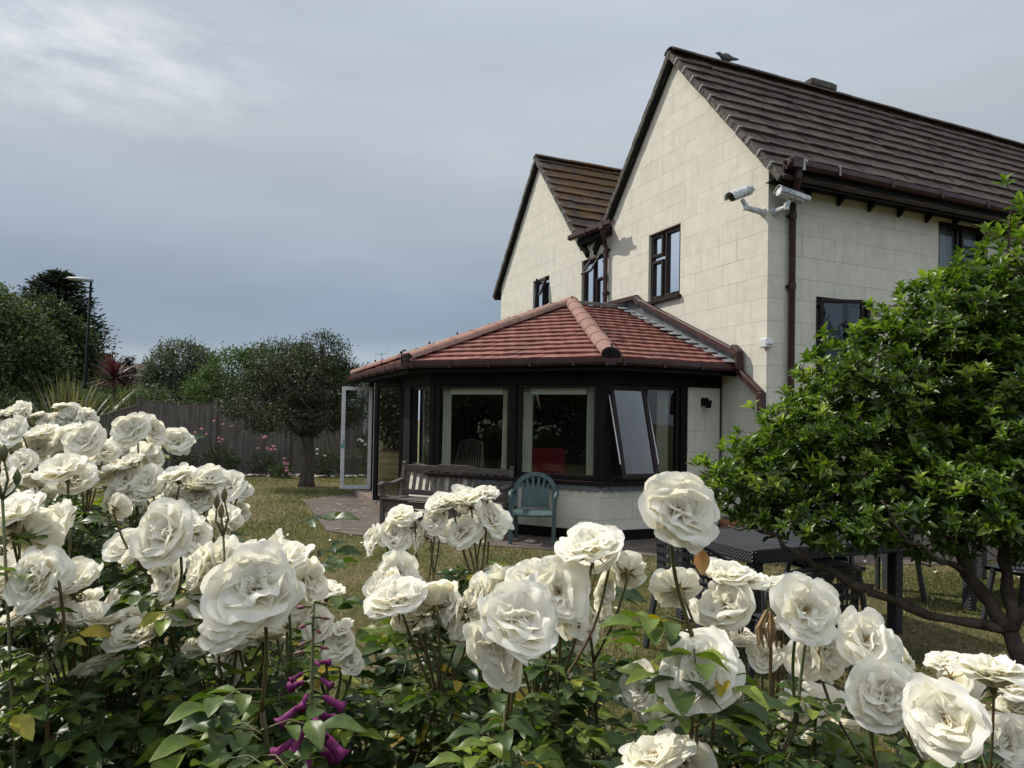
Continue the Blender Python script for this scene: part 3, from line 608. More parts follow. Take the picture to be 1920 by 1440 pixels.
# ---------------------------------------------------------------- things on the house
M_cam = mat('weathered_white_metal', (.55, .56, .56), .6, .3, col2=(.22, .25, .27), scale=22, var=(.45, .62), bump=.3, bscale=30)
def cctv(base, elbow, head, aim, label):
    t = empty('security_camera', base, label, 'security camera', 'security cameras on the house corner')
    base = Vector(base); e = Vector(elbow)-base; h = Vector(head)-base; aim = Vector(aim).normalized()
    mb = MB(); mb.tube([Vector((0, 0, 0)), e, e+Vector((0, 0, .03)), h], [.042, .034, .032, .028], 10); mb.tube([-e.normalized()*.03, e.normalized()*.02], .055, 12); mb.tube([e-Z*.03, e+Z*.05], .036, 10); mb.build('bracket', M_cam, t, autosmooth=40)
    d = aim; x = d.cross(Z).normalized(); u = x.cross(d).normalized(); h = h+u*.07
    def body(r, l0, l1, k=14, flat=.0, up=1):
        V = []
        for l in (l0, l1):
            for j in range(k): a = 2*math.pi*j/k; cx, cy = math.cos(a), math.sin(a); sx = abs(cx)**.6*(1 if cx > 0 else -1); sy = abs(cy)**.6*(1 if cy > 0 else -1); V.append(h+d*l+x*sx*r+u*(sy*r*.9))
        return V, [(j, (j+1) % k, k+(j+1) % k, k+j) for j in range(k)]+[tuple(range(k)), tuple(range(k, 2*k))]
    mb = MB(); mb.add(*body(.062, -.18, .18)); mb.build('housing', M_cam, t, autosmooth=40)
    mb = MB(); k = 12; V = []                                    # sunshield: half shell
    for l in (-.2, .25):
        for rr in (.081, .075):
            for j in range(k+1): a = math.pi*(-.08+1.16*j/k); V.append(h+d*l+x*math.cos(a)*rr+u*(math.sin(a)*rr*.95))
    m = k+1; F = [(j, j+1, 2*m+j+1, 2*m+j) for j in range(k)]+[(m+j, 3*m+j, 3*m+j+1, m+j+1) for j in range(k)]+[(2*m+j, 2*m+j+1, 3*m+j+1, 3*m+j) for j in range(k)]+[(j, m+j, m+j+1, j+1) for j in range(k)]
    mb.add(V, F); mb.build('sunshield', M_cam, t, autosmooth=40)
    mb = MB(); mb.tube([h+d*.182, h+d*.186], .05, 16); mb.build('lens', mat('lens_glass', (.01, .012, .015), .1), t)
    return t
cctv(W(.08, -.01, 4.43), W(.12, -.28, 4.47), W(.14, -.32, 4.58), (-.80, -.55, -.42), 'grubby white security camera on the gable wall, pointing left down at the garden')
cctv(W(-.01, .10, 4.43), W(-.22, .10, 4.43), W(-.24, .13, 4.52), (.96, .25, -.22), 'white security camera round the corner by the downpipe, pointing right along the side wall')
# bird on the ridge
def bird():
    p = W(2.13, 1.04, 7.65); t = empty('bird', p, 'grey pigeon crouched on the main roof ridge', 'bird')
    d = Vector((.95, .3, 0)).normalized()
    pts = [(-.17, .125, .012), (-.14, .125, .026), (-.105, .12, .03), (-.08, .10, .033), (-.03, .085, .06), (.03, .08, .066), (.09, .075, .05), (.15, .08, .03), (.22, .085, .02), (.27, .09, .006)]
    mb = MB(); mb.tube([d*a+Z*b for a, b, r in pts], [r for a, b, r in pts], 12); mb.build('body', mat('pigeon_grey', (.05, .05, .055), .7, col2=(.11, .11, .12), scale=14), t, smooth=True)
    mb = MB(); mb.tube([-d*.16+Z*.125, -d*.205+Z*.115], [.008, .002], 8)
    mb.build('beak', mat('beak', (.05, .04, .03), .5), t)
    mb = MB(); [mb.tube([d*.01+d.cross(Z)*k*.022+Z*.05, d*.0+d.cross(Z)*k*.022-Z*.0], .005, 6) for k in (-1, 1)]; mb.build('leg', mat('bird_leg', (.2, .06, .05), .6), t)
bird()

# ================================================================ GARDEN ROOM (hexagonal bay on the gable front)
K1 = Vector((1.193, 9.254, 0)); K0 = Vector((-1.193, 10.392, 0)); BD = (K0-K1).normalized(); NB = Vector((-BD.y, BD.x, 0)); NB = -NB if NB.y > 0 else NB   # NB outward
K2 = P0+G*.846; KF = K0+G*4.55
gr = empty('garden_room', K1, 'single-storey garden room with red tiled hipped roof and dark framed windows', 'garden room')
def g_(mb, name, m, parent=None, **k): return hb(mb, name, m, parent=parent or gr, **k)
def cp(i, s, z):   # point on face: 0 = B front (from K1), 1 = C right (from K1), 2 = A door side (from K0)
    if i == 0: return K1+BD*s+Z*z
    if i == 1: return K1+S*s+Z*z
    return K0+G*s+Z*z
NRM = [NB, -G, -S]
LB = (K0-K1).length; LC = (K2-K1).length
ZS, ZT, ZE = .80, 2.10, 2.42
# dwarf walls
mb = MB()
def wq(i, a, b, z0, z1, o=0):
    P = [cp(i, a, z0), cp(i, b, z0), cp(i, b, z1), cp(i, a, z1)]; P = [p+NRM[i]*o for p in P]; mb.add(P, [(0, 1, 2, 3)], uv=[[(a+i*3.1, z0-ZB), (b+i*3.1, z0-ZB), (b+i*3.1, z1-ZB), (a+i*3.1, z1-ZB)]])
wq(0, 0, LB, 0, ZS-.05); wq(1, 0, 1.30, 0, ZS-.05); wq(1, 1.30, LC, 0, 2.28); wq(2, 0, 1.4, 0, ZS-.05)
P = [KF, KF+S*4.3]; mb.add([P[0], P[1], P[1]+Z*2.5, P[0]+Z*2.5], [(0, 1, 2, 3)], uv=[[(0, 0), (3.6, 0), (3.6, 2.3), (0, 2.3)]])
g_(mb, 'wall', M_wall, norm=False)
mb = MB()      # inner skin so the room is closed
mb.add([cp(0, 0, 0)-NB*.2, cp(0, LB, 0)-NB*.2, cp(0, LB, ZS-.05)-NB*.2, cp(0, 0, ZS-.05)-NB*.2], [(0, 1, 2, 3)])
mb.add([cp(1, 1.3, 0)+G*.15, cp(1, LC, 0)+G*.15, cp(1, LC, 2.3)+G*.15, cp(1, 1.3, 2.3)+G*.15], [(0, 1, 2, 3)])
mb.add([KF-G*.1, KF-G*.1+S*4.3, KF-G*.1+S*4.3+Z*2.5, KF-G*.1+Z*2.5], [(0, 1, 2, 3)])
mb.add([W(.85, -.02, 0), W(7.2, -.02, 0), W(7.2, -.02, 2.3), W(.85, -.02, 2.3)], [(0, 1, 2, 3)])
g_(mb, 'inner_wall', mat('dark_panelling', (.055, .035, .028), .7, col2=(.03, .02, .017), scale=3, stretch=(6, 6, .5)), norm=False)
mb = MB(); mb.beam(cp(0, -.03, .07)+NB*.014, cp(0, LB+.03, .07)+NB*.014, .03, .155); mb.beam(cp(1, -.012, .07)-G*.014, cp(1, LC, .07)-G*.014, .03, .155); mb.beam(cp(2, 0, .07)-S*.014, cp(2, 1.4, .07)-S*.014, .03, .155)
g_(mb, 'plinth', M_black)
mb = MB(); mb.add([K1-Z*0+Z*.10, K0+Z*.10, KF+Z*.10, KF+S*4+Z*.10, K2+Z*.10], [(0, 1, 2, 3, 4)]); g_(mb, 'floor', mat('carpet', (.08, .05, .045), .95))
mb = MB(); mb.prism([cp(2, 1.6, 0)-S*.0, cp(2, 4.3, 0), cp(2, 4.3, 0)-S*.32, cp(2, 1.6, 0)-S*.32], Z*.13); g_(mb, 'door_step', mat('step_brick', (.12, .08, .06), .9, col2=(.2, .16, .13), scale=9))
# frames
def face_frame(i, a, b, z0=ZS, z1=ZT, w0=.06, w1=.06, name='window', sill=True, dep=.07, glass=True, inset=.03, color=None):
    mb = MB(); n = -NRM[i]; o = n*inset
    q = lambda A, B, c, d: mb.prism([cp(i, A, c)+o, cp(i, B, c)+o, cp(i, B, d)+o, cp(i, A, d)+o], n*dep)
    q(a, b, z0, z0+.07); q(a, b, z1-.05, z1); q(a, a+w0, z0+.07, z1-.05); q(b-w1, b, z0+.07, z1-.05)
    f = g_(mb, name, color or M_brown, bevel=.005)
    if glass:
        mg = MB(); o2 = n*(inset+dep*.5); mg.add([cp(i, a+w0, z0+.07)+o2, cp(i, b-w1, z0+.07)+o2, cp(i, b-w1, z1-.05)+o2, cp(i, a+w0, z1-.05)+o2], [(0, 1, 2, 3)]); p = mg.build('pane', M_glass, None, norm=False); p.parent = f
    return f
face_frame(0, .06, 1.258); face_frame(0, 1.35, 2.60)
fc1 = face_frame(1, .06, .68, glass=False); face_frame(1, .68, 1.28)
face_frame(2, .08, 1.22)
mb = MB()      # corner and middle posts
for p, nn, s_ in ((cp(0, -.0, 0), NB, .17), (cp(0, 1.304, 0), NB, .09), (cp(0, LB, 0), NB, .12), (cp(1, 1.33, 0), -G, .11), (cp(2, 1.42, 0), -S, .42), (cp(2, 4.40, 0), -S, .3)):
    x = nn.cross(Z); z0 = 0 if s_ > .25 else ZS-.05; q = p-nn*.07
    if s_ in (.17, .12): mb.tube([q+Z*z0, q+Z*2.3], .105 if s_ == .17 else .075, 6)
    else: mb.beam(q+Z*z0, q+Z*2.3, .15, s_, up=x)
g_(mb, 'post', M_black)
mb = MB()      # head band and sill
def band(i, a, b, z0, z1, o, th, m_=None): mb.prism([cp(i, a, z0)+NRM[i]*o, cp(i, b, z0)+NRM[i]*o, cp(i, b, z1)+NRM[i]*o, cp(i, a, z1)+NRM[i]*o], -NRM[i]*th)
band(0, -.02, LB+.02, ZT, 2.3, .01, .16); band(1, -.0, LC-.002, ZT, 2.3, .012, .16); band(2, -.0, 4.6, ZT, 2.3, .012, .16); g_(mb, 'head_beam', M_black)
mb = MB(); band(0, -.06, LB+.03, ZS-.055, ZS, .06, .2); band(1, -.05, 1.36, ZS-.058, ZS-.003, .058, .2); band(2, -.03, 1.3, ZS-.056, ZS-.002, .05, .2); g_(mb, 'sill', M_brown, bevel=.008)
# scalloped blue-grey edging under the sill
mb = MB()
for i, a, b in ((0, .0, 1.9), (1, .0, 1.34)):
    k = int((b-a)/.115); w_ = (b-a)/k
    for j in range(k):
        A = a+j*w_; pts = [(A, ZS-.06), (A+w_, ZS-.06), (A+w_, ZS-.095)]+[(A+w_/2+w_*.5*math.cos(t), ZS-.095-.035*math.sin(t)) for t in np.linspace(.25, math.pi-.25, 6)]+[(A, ZS-.095)]
        tl = .01+.006*(j % 2); mb.prism([cp(i, u, z)+NRM[i]*(.02+tl) for u, z in pts], -NRM[i]*.012)
g_(mb, 'scalloped_edging', mat('blue_grey_lead', (.07, .09, .105), .6, col2=(.13, .15, .16), scale=9))
# open top-hung light in the right face
ph = cp(1, .10, ZT-.02)-G*.03; tl = .30
sw = S*.56; sh = (-Z*1.20-G*.36)
sash(gr, Vector((0, 0, 0)), (1, 0, 0), (0, 0, 1)) if False else None
def g_sash(name, h, wv, hv, m=M_brown, m2=None, fw=.055, th=.045, handle=None):
    wv = Vector(wv); hv = Vector(hv); h = Vector(h); nn = wv.cross(hv).normalized()*th; a = wv.normalized()*fw; b = hv.normalized()*fw
    mb = MB(); mb.prism([h, h+wv, h+wv+b, h+b], nn); mb.prism([h+hv-b, h+wv+hv-b, h+wv+hv, h+hv], nn); mb.prism([h+b, h+a+b, h+a+hv-b, h+hv-b], nn); mb.prism([h+wv-a+b, h+wv+b, h+wv+hv-b, h+wv-a+hv-b], nn)
    o = g_(mb, name, m, bevel=.006)
    mg = MB(); q = nn*.5; mg.add([h+a+b+q, h+wv-a+b+q, h+wv-a+hv-b+q, h+a+hv-b+q], [(0, 1, 2, 3)]); p = mg.build('pane', M_glass, None, norm=False); p.parent = o
    if m2:   # inner face trim in another colour
        mb = MB(); q = nn*1.0; e = nn.normalized()*.006; f_ = .92
        for P_ in ([h, h+wv, h+wv+b, h+b], [h+hv-b, h+wv+hv-b, h+wv+hv, h+hv], [h+b, h+a+b, h+a+hv-b, h+hv-b], [h+wv-a+b, h+wv+b, h+wv+hv-b, h+wv-a+hv-b]): mb.prism([p_+q for p_ in P_], e)
        # free edge
        mb.prism([h+wv, h+wv+nn, h+wv+nn+hv, h+wv+hv], wv.normalized()*.006)
        t_ = mb.build('inner_trim', m2, None); t_.parent = o
    if handle:
        mb = MB(); c = h+wv*handle[0]+hv*handle[1]+nn*1.25; mb.tube([c, c+nn.normalized()*.035], .012, 8); mb.beam(c+nn.normalized()*.035+hv.normalized()*.01, c+nn.normalized()*.035+hv.normalized()*.12, .018, .012, up=nn); k_ = mb.build('handle', M_cam, None); k_.parent = o
    return o
g_sash('open_sash', ph, sw, sh)
mb = MB(); a = cp(1, .09, ZS+.08); 
mb.beam(cp(1, .085, ZT-.1)-G*.02, cp(1, .085, ZT-1.05)-G*.34, .012, .012); mb.beam(cp(1, .67, ZT-.1)-G*.02, cp(1, .67, ZT-1.05)-G*.34, .012, .012)
g_(mb, 'stay', M_white)
# doors: two glazed leaves standing open on the left (door) side
hz = .15
g_sash('door', cp(2, 1.66, hz), Vector((-.565, .335, 0)), Z*2.06, M_black, M_white, fw=.085, th=.05, handle=(.9, .42))
g_sash('door', cp(2, 4.15, hz), Vector((-.60, -.05, 0)), Z*2.06, M_white, M_white, fw=.07, th=-.05, handle=(.93, .46))
mb = MB(); c_ = cp(2, 4.15, hz)+Vector((-.555, -.1, 0))+Z*.86; mb.tube([c_, c_+Vector((0, -.006, 0))], .05, 16); g_(mb, 'door_sticker', mat('green_sticker', (.12, .3, .26), .6))

# roof ----------------------------------------------------------
E1 = Vector((1.247, 8.918, ZE)); E0 = Vector((-1.545, 10.25, ZE)); E2 = Vector((3.133, 9.733, ZE)); EM = Vector((-3.26, 14.218, ZE)); AP = Vector((.991, 12.01, 3.60)); WP = W(3.5, 0, 3.60); ED = EM+S*3.7
M_red = tile_mat('red_clay_tiles', [(.17, .065, .05), (.21, .082, .064), (.25, .105, .082), (.19, .072, .056)], (.13, .07, .05), .18, rough=.75, stain=(.10, .04, .035))
M_redr = tile_mat('terracotta_ridge', [(.24, .13, .105), (.27, .15, .12), (.30, .17, .135)], (.2, .13, .10), .2, stain=(.13, .08, .06))
rng = np.random.default_rng(8)
mb = MB(); bz = Z*.14
for P in ([E0, E1, AP], [E1, E2, WP, AP], [EM, E0, AP], [EM, ED, AP], [ED, WP, AP]): mb.add([p-Z*.03 for p in P], [tuple(range(len(P)))])
mb.add([p-Z*.12 for p in (E0, E1, E2, W(.6, 0, ZE), W(7, 0, ZE), ED, EM)], [tuple(range(7))])
groof = g_(mb, 'roof', M_black, norm=False)
def face_tiles(A, B, top, name, planes3):
    X = (B-A).normalized(); nr = (B-A).cross(top-A).normalized(); nr = nr if nr.z > 0 else -nr; Y = nr.cross(X).normalized(); Y = Y if Y.z > 0 else -Y
    pts = [((p-A).dot(X), (p-A).dot(Y)) for p in planes3]
    cx = sum(p[0] for p in pts)/len(pts); cy = sum(p[1] for p in pts)/len(pts); pl = []
    for i in range(len(pts)):
        (x0, y0), (x1, y1) = pts[i], pts[(i+1) % len(pts)]
        if abs(y0) < 1e-3 and abs(y1) < 1e-3: continue
        nx, ny = y1-y0, -(x1-x0); l = math.hypot(nx, ny); nx /= l; ny /= l; d = nx*x0+ny*y0
        if nx*cx+ny*cy > d: nx, ny, d = -nx, -ny, -d
        pl.append((nx, ny, d-.005))
    mb = MB(); xs = [p[0] for p in pts]; tiles(mb, A+X*min(xs)-Y*.03, X, Y, max(xs)-min(xs), max(p[1] for p in pts)+.03, .205, .19, .030, [(a, b, c-a*min(xs)) for a, b, c in pl], rng=rng, stagger=.5, camber=.004, roughness=.0035)
    return g_(mb, name, M_red, parent=groof)
face_tiles(E1, E0, AP, 'roof_tiles', [E1, E0, AP]); face_tiles(E2, E1, AP, 'roof_tiles', [E2, E1, AP, WP]); face_tiles(E0, EM, AP, 'roof_tiles', [E0, EM, AP])
for a, b in ((E0, AP), (E1, AP), (EM, AP)):
    mb = MB(); d = (b-a).normalized(); ridge(mb, a+Z*.035+d*.03, b+Z*.035+d*.06, .125, .43, .78, n=11); g_(mb, 'hip_tiles', M_redr, parent=groof, autosmooth=38)
mb = MB(); bm = bmesh.new(); bmesh.ops.create_uvsphere(bm, u_segments=16, v_segments=8, radius=.135); mb.add([Vector((v.co.x, v.co.y, v.co.z*.72))+AP+Z*.03 for v in bm.verts], [tuple(v.index for v in f.verts) for f in bm.faces]); bm.free(); g_(mb, 'hip_cap', M_redr, parent=groof, smooth=True)
# hip irons / end caps
for e, d in ((E1, (E1-AP)), (E0, (E0-AP))):
    d = d.normalized(); dh = Vector((d.x, d.y, 0)).normalized(); x = dh.cross(Z); mb = MB(); c = e+d*.035+Z*.02
    mb.prism([c+x*math.cos(a)*.13+Z*math.sin(a)*.115 for a in np.linspace(0, math.pi, 10)], dh*.02)
    pp_ = [c+dh*.03-Z*.06, c+dh*.06+Z*.0, c+dh*.07+Z*.10, c+dh*.05+Z*.15, c+dh*.02+Z*.165, c+dh*.0+Z*.15]; mb.tube(pp_, .011, 7)
    g_(mb, 'hip_iron', M_black, parent=groof)
for f in (.12, .25, .39, .52): mb = MB(); p = EM.lerp(AP, f)+Z*.16; mb.box(p, (.03, .03, .05)); g_(mb, 'hip_fixing', M_black, parent=groof)
# gutters and fascias
mb = MB()
o = lambda p, z: Vector((p.x, p.y, z))
def goff(a, b, out): return o(a, ZE-.015)+out, o(b, ZE-.015)+out
for a, b, nn in ((E0, E1, NB), (E1, E2, -G), (EM, E0, -S)):
    p, q = goff(a, b, nn*.045); gutter(mb, p, q, .052); Lg = (q-p).length; k = int(Lg/.62); d = (q-p).normalized()
    for i in range(k+1): mb.box(p+d*(.15+i*.62 if .15+i*.62 < Lg else Lg-.1)-Z*.042, (.035, .118, .095), rz=math.atan2(d.y, d.x))
for e in (E0, E1): mb.tube([o(e, ZE-.015)+((NB-G) if e is E1 else (NB-S)).normalized()*.05-Z*.09, o(e, ZE-.018)+((NB-G) if e is E1 else (NB-S)).normalized()*.05], .075, 8)
mb.box(E2-Z*.06-G*.045, (.16, .16, .14), rz=math.atan2(S.y, S.x))
g_(mb, 'gutter', M_gutter)
mb = MB()
for a, b, nn in ((E0, E1, NB), (E1, E2, -G), (EM, E0, -S)): mb.beam(o(a, ZE-.1)-nn*.02, o(b, ZE-.1)-nn*.02, .03, .12)
poly = [o(E0, 2.325), o(E1, 2.325), o(E2, 2.325), W(.75, 0, 2.325), K2+Z*2.325, K1+Z*2.325, K0+Z*2.325, KF+Z*2.325, o(EM, 2.325)]; mb.add(poly, [tuple(range(len(poly)))])
g_(mb, 'fascia', M_black, norm=False)
# lead flashing up the wall abutment
mb = MB(); d = (E2+G*.06-WP); k = 14
A_ = W(3.42, -.012, 3.60); B_ = W(.47, -.012, 2.40)
for i in range(3):
    p, q = A_.lerp(B_, i/3), A_.lerp(B_, (i+1)/3); off_ = -S*(.004*(i+1))
    mb.prism([p+off_, q+off_, q+off_+Z*.21, p+off_+Z*.21], S*.006)
    dd = (q-p).normalized(); mb.beam(q+Z*.0+off_*1.5, q+Z*.21+off_*1.5, .03, .01, up=S)
mb.prism([W(4.12, -.02, 3.60), W(3.38, -.02, 3.60), W(3.0, -.02, 3.70), W(3.38, -.02, 3.70), W(4.12, -.02, 3.70)], S*.006)
g_(mb, 'flashing', M_lead, parent=groof)
M_soak = mat('bright_lead', (.33, .35, .36), .4, .5, metal=.2, col2=(.22, .24, .25), scale=9)
mb = MB(); mb.beam(A_-S*.03+Z*.012, B_-S*.03+Z*.012, .045, .05)
nr = (E1-E2).cross(AP-E2).normalized(); nr = nr if nr.z > 0 else -nr
yd = (A_-B_); n_r = 14
for i in range(n_r):
    p = B_+yd*((i+.15)/n_r); u = -S; mb.prism([p-S*.03+nr*.035, p-S*.24+nr*.033, p-S*.24+nr*.033+yd/n_r*.42, p-S*.03+nr*.035+yd/n_r*.72], nr*.006)
mb.beam(AP+Z*.055+S*.05, WP+Z*.055, .22, .012)
g_(mb, 'soakers', M_soak, parent=groof)

# wall light on the short render panel
t = empty('wall_light', cp(1, 1.66, 1.90)-G*.0, 'small black wall light beside the right-hand garden room window', 'wall light'); mb = MB()
n_ = -G; mb.box(n_*.03, (.09, .06, .11), rz=math.atan2(S.y, S.x)); mb.tube([n_*.06+Z*.02, n_*.10+Z*.03, n_*.11], .012, 7); mb.tube([n_*.11-Z*.09, n_*.11+Z*.02], [.034, .05], 12); mb.build('fitting', M_black, t)
mb = MB(); mb.tube([n_*.11-Z*.13, n_*.11-Z*.10, n_*.11-Z*.088], [.012, .026, .026], 12); mb.build('bulb', M_white, t, smooth=True)

# curtains and blinds behind the glass: things hanging inside
M_curt = mat('cream_curtain', (.82, .79, .64), .95, .1, transl=.2)
M_bar = mat('pelmet_cloth', (.62, .60, .48), .9, .1)
def curtain(i, a, b, lab, z0=ZS+.03, z1=ZT-.02, m=M_curt, seed=0):
    r = np.random.default_rng(seed); k = 46; V = []; n = -NRM[i]; hs = 7
    ph = r.uniform(0, 6)
    for h_ in range(hs+1):
        f = h_/hs
        for j in range(k+1):
            u = a+(b-a)*j/k + .01*math.sin(f*2+ph)*(1-f); V.append(cp(i, u, z0+(z1-z0)*f)+n*(.16+(.034-.010*f)*math.sin(j*1.05+ph+.35*math.sin(f*3+j*.3))))
    mb = MB(); mb.add(V, [(h_*(k+1)+j, h_*(k+1)+j+1, (h_+1)*(k+1)+j+1, (h_+1)*(k+1)+j) for h_ in range(hs) for j in range(k)])
    ob = mb.build('curtain', m, None, smooth=True, norm=False); tag(ob, lab, 'curtain', 'cream curtains inside the garden room')
curtain(0, 2.40, 2.54, 'cream curtain at the left edge of the window behind the bench, nearest the doors', seed=1)
curtain(0, 1.39, 1.53, 'cream curtain just left of the dark middle post of the garden room front', seed=2)
curtain(0, 1.08, 1.22, 'cream curtain just right of the dark middle post of the garden room front', seed=3)
curtain(0, .10, .26, 'cream curtain at the right end of the garden room front, beside the corner post', seed=4)
curtain(1, .08, .2, 'narrow cream curtain behind the open tilted window', seed=5)
curtain(1, .98, 1.17, 'cream curtain in the rightmost garden room window', seed=6)
curtain(2, .25, .75, 'grey-looking curtain in the side pane left of the front corner', m=mat('grey_curtain', (.42, .42, .40), .95), seed=7)
for a, b, lab in ((1.53, 2.40, 'flat cream pelmet strip above the left front window'), (.26, 1.08, 'flat cream pelmet strip above the right front window')):
    mb = MB(); mb.prism([cp(0, a, ZT-.14)-NB*.12, cp(0, b, ZT-.14)-NB*.12, cp(0, b, ZT-.03)-NB*.12, cp(0, a, ZT-.03)-NB*.12], -NB*.02); tag(mb.build('pelmet', M_bar), lab, 'pelmet', 'pelmets over the front windows')
# furniture inside
t = empty('red_armchair', (.50, 10.75, .10), 'red covered high-backed chair behind the right front window', 'armchair', rz=R(-20)); M_redc = mat('red_cloth', (.33, .02, .02), .85, col2=(.20, .012, .014), scale=12)
mb = MB(); mb.box((0, .1, .55), (.64, .14, 1.05)); mb.build('backrest', M_redc, t, bevel=.05); mb = MB(); mb.box((0, -.22, .25), (.6, .5, .4)); mb.build('seat', M_redc, t, bevel=.05)
for s_ in (-1, 1): mb = MB(); mb.box((s_*.34, -.2, .36), (.1, .5, .6)); mb.build('arm', M_redc, t, bevel=.03)
t = empty('cane_chair', (-.72, 10.72, .10), 'dark curved cane chair with ribbed back behind the left front window', 'chair', rz=R(-30)); M_cane = mat('dark_cane', (.16, .11, .08), .6)
mb = MB()
for j in range(10): x = -.22+j*.049; mb.tube([(x, .1-.3*x*x, .45), (x, .14-.3*x*x, .8), (x*.9, .2-.3*x*x, 1.15)], .011, 6)
mb.tube([(-.25, .1, .45), (-.25, .14, .85), (-.2, .2, 1.14), (0, .21, 1.18), (.2, .2, 1.14), (.25, .14, .85), (.25, .1, .45)], .018, 8); mb.build('backrest', M_cane, t)
mb = MB(); mb.box((0, -.14, .42), (.5, .5, .06)); mb.build('seat', M_cane, t, bevel=.02)
for x, y in ((-.22, -.36), (.22, -.36), (-.22, .1), (.22, .1)): mb = MB(); mb.tube([(x, y, 0), (x, y, .42)], .016, 7); mb.build('leg', M_cane, t)
for s_ in (-1, 1): mb = MB(); mb.tube([(s_*.25, .12, .7), (s_*.3, -.1, .72), (s_*.27, -.36, .62), (s_*.23, -.36, .42)], .014, 7); mb.build('arm', M_cane, t)
# round side table with lamp and far doorway light
t = empty('side_table', (-.2, 10.9, .10), 'small round table inside the garden room between the chairs', 'side table'); mb = MB(); mb.tube([(0, 0, .58), (0, 0, .61)], .28, 24); mb.build('table_top', M_cane, t); mb = MB(); mb.tube([(0, 0, 0), (0, 0, .03), (0, 0, .05), (0, 0, .58)], [.16, .15, .025, .025], 12); mb.build('leg', M_cane, t)

# ================================================================ GARDEN FURNITURE
M_teak = mat('weathered_teak', (.125, .105, .092), .85, .2, col2=(.065, .052, .046), scale=5, stretch=(1, 1, 14), bump=.5, bscale=12)
M_teakh = mat('weathered_teak_rail', (.125, .105, .092), .85, .2, col2=(.065, .052, .046), scale=5, stretch=(1, 12, 12), bump=.5, bscale=12)
def bench():
    a = Vector((-1.66, 10.54, 0)); b = Vector((.03, 9.75, 0)); d = (b-a).normalized(); ang = math.atan2(d.y, d.x)
    t = empty('garden_bench', (a+b)/2-Z*0, 'weathered grey wooden garden bench under the front windows', 'bench', rz=ang); Lb = (b-a).length; h = Lb/2
    # local: x along, -y front
    mb = MB(); pts = [(-h, .90), (-h*.38, .90), (-h*.30, .925), (h*.30, .925), (h*.38, .90), (h, .90), (h, .81), (-h, .81)]
    mb.prism([(x*.96, .035+(.0), z) for x, z in pts], (0, .04, 0)); mb.build('top_rail', M_teakh, t, bevel=.008)
    mb = MB(); mb.beam((-h*.96, -.02, .50), (h*.96, -.02, .50), .035, .08); mb.build('lower_rail', M_teakh, t, bevel=.006)
    k = 15; sp = Lb*.93/k
    for i in range(k):
        x = -Lb*.465+(i+.5)*sp
        if abs(i-7) <= 0: continue
        if abs(i-7) == 1: continue
        mb = MB(); mb.beam((x, -.018, .53), (x, .052, .83), .062, .014, up=(0, -1, 0)); mb.build('back_slat', M_teak, t, bevel=.003)
    mb = MB(); mb.beam((0, -.018, .53), (0, .052, .84), .20, .018, up=(0, -1, 0)); mb.build('memorial_panel', M_teak, t, bevel=.003)
    mb = MB(); c = Vector((0, .006, .70)); rr = random.Random(2)   # carved motif
    for q in range(5):
        an = R(90+72*q); p = c+Vector((math.cos(an)*.04, math.sin(an)*.0-.0, math.sin(an)*.045)); mb.tube([c+Vector((0, -.005, 0)), p+Vector((0, -.006, 0))], [.006, .016], 7)
    for z in (.64, .615, .59): mb.beam((-.05+rr.random()*.02, -.012+(z-.6)*.22, z), (.05, -.012+(z-.6)*.22, z), .004, .006)
    mb.build('carved_motif', M_teak, t)
    for s_ in (-1, 1):
        x = s_*(h-.035)
        mb = MB(); mb.beam((x, -.03, 0), (x, -.03, .45), .06, .06, up=(0, 1, 0)); mb.beam((x, -.03, .44), (x, .055, .90), .06, .055, up=(0, 1, 0)); mb.tube([(x-.032, .058, .915), (x+.032, .058, .915)], .034, 14); mb.build('leg', M_teak, t, bevel=.005)
        mb = MB(); mb.beam((x, -.50, 0), (x, -.50, .62), .06, .06, up=(0, 1, 0)); mb.build('leg', M_teak, t, bevel=.006)
        mb = MB()
        prof = [(-.0, .70, .68), (-.14, .675, .64), (-.28, .655, .615), (-.42, .665, .615), (-.50, .675, .62), (-.545, .665, .615), (-.565, .645, .60)]
        up_ = [(x - .035, y, z) for y, z, _ in prof] 
        V = []
        for y, z, zl in prof: V += [(x-.04, y, zl), (x+.04, y, zl), (x+.04, y, z), (x-.04, y, z)]
        n = len(prof); F = [(i*4+j, i*4+(j+1) % 4, (i+1)*4+(j+1) % 4, (i+1)*4+j) for i in range(n-1) for j in range(4)]+[(0, 1, 2, 3), tuple((n-1)*4+j for j in range(4))]
        mb.add(V, F); mb.tube([(x-.04, -.545, .632), (x+.04, -.545, .632)], .032, 14); mb.build('arm', M_teakh, t, bevel=.006)
        mb = MB(); mb.beam((x, -.47, .38), (x, -.05, .38), .03, .07); mb.beam((x, -.47, .14), (x, -.05, .14), .03, .04); mb.build('side_rail', M_teakh, t)
    mb = MB(); mb.beam((-h*.96, -.50, .37), (h*.96, -.50, .37), .03, .09); mb.build('front_rail', M_teakh, t, bevel=.004)
    for j in range(6): y = -.52+j*.086; mb = MB(); mb.beam((-h*.95, y, .425+.004*abs(j-3)), (h*.95, y, .425+.004*abs(j-3)), .07, .02); mb.build('seat_slat', M_teakh, t, bevel=.004)
bench()
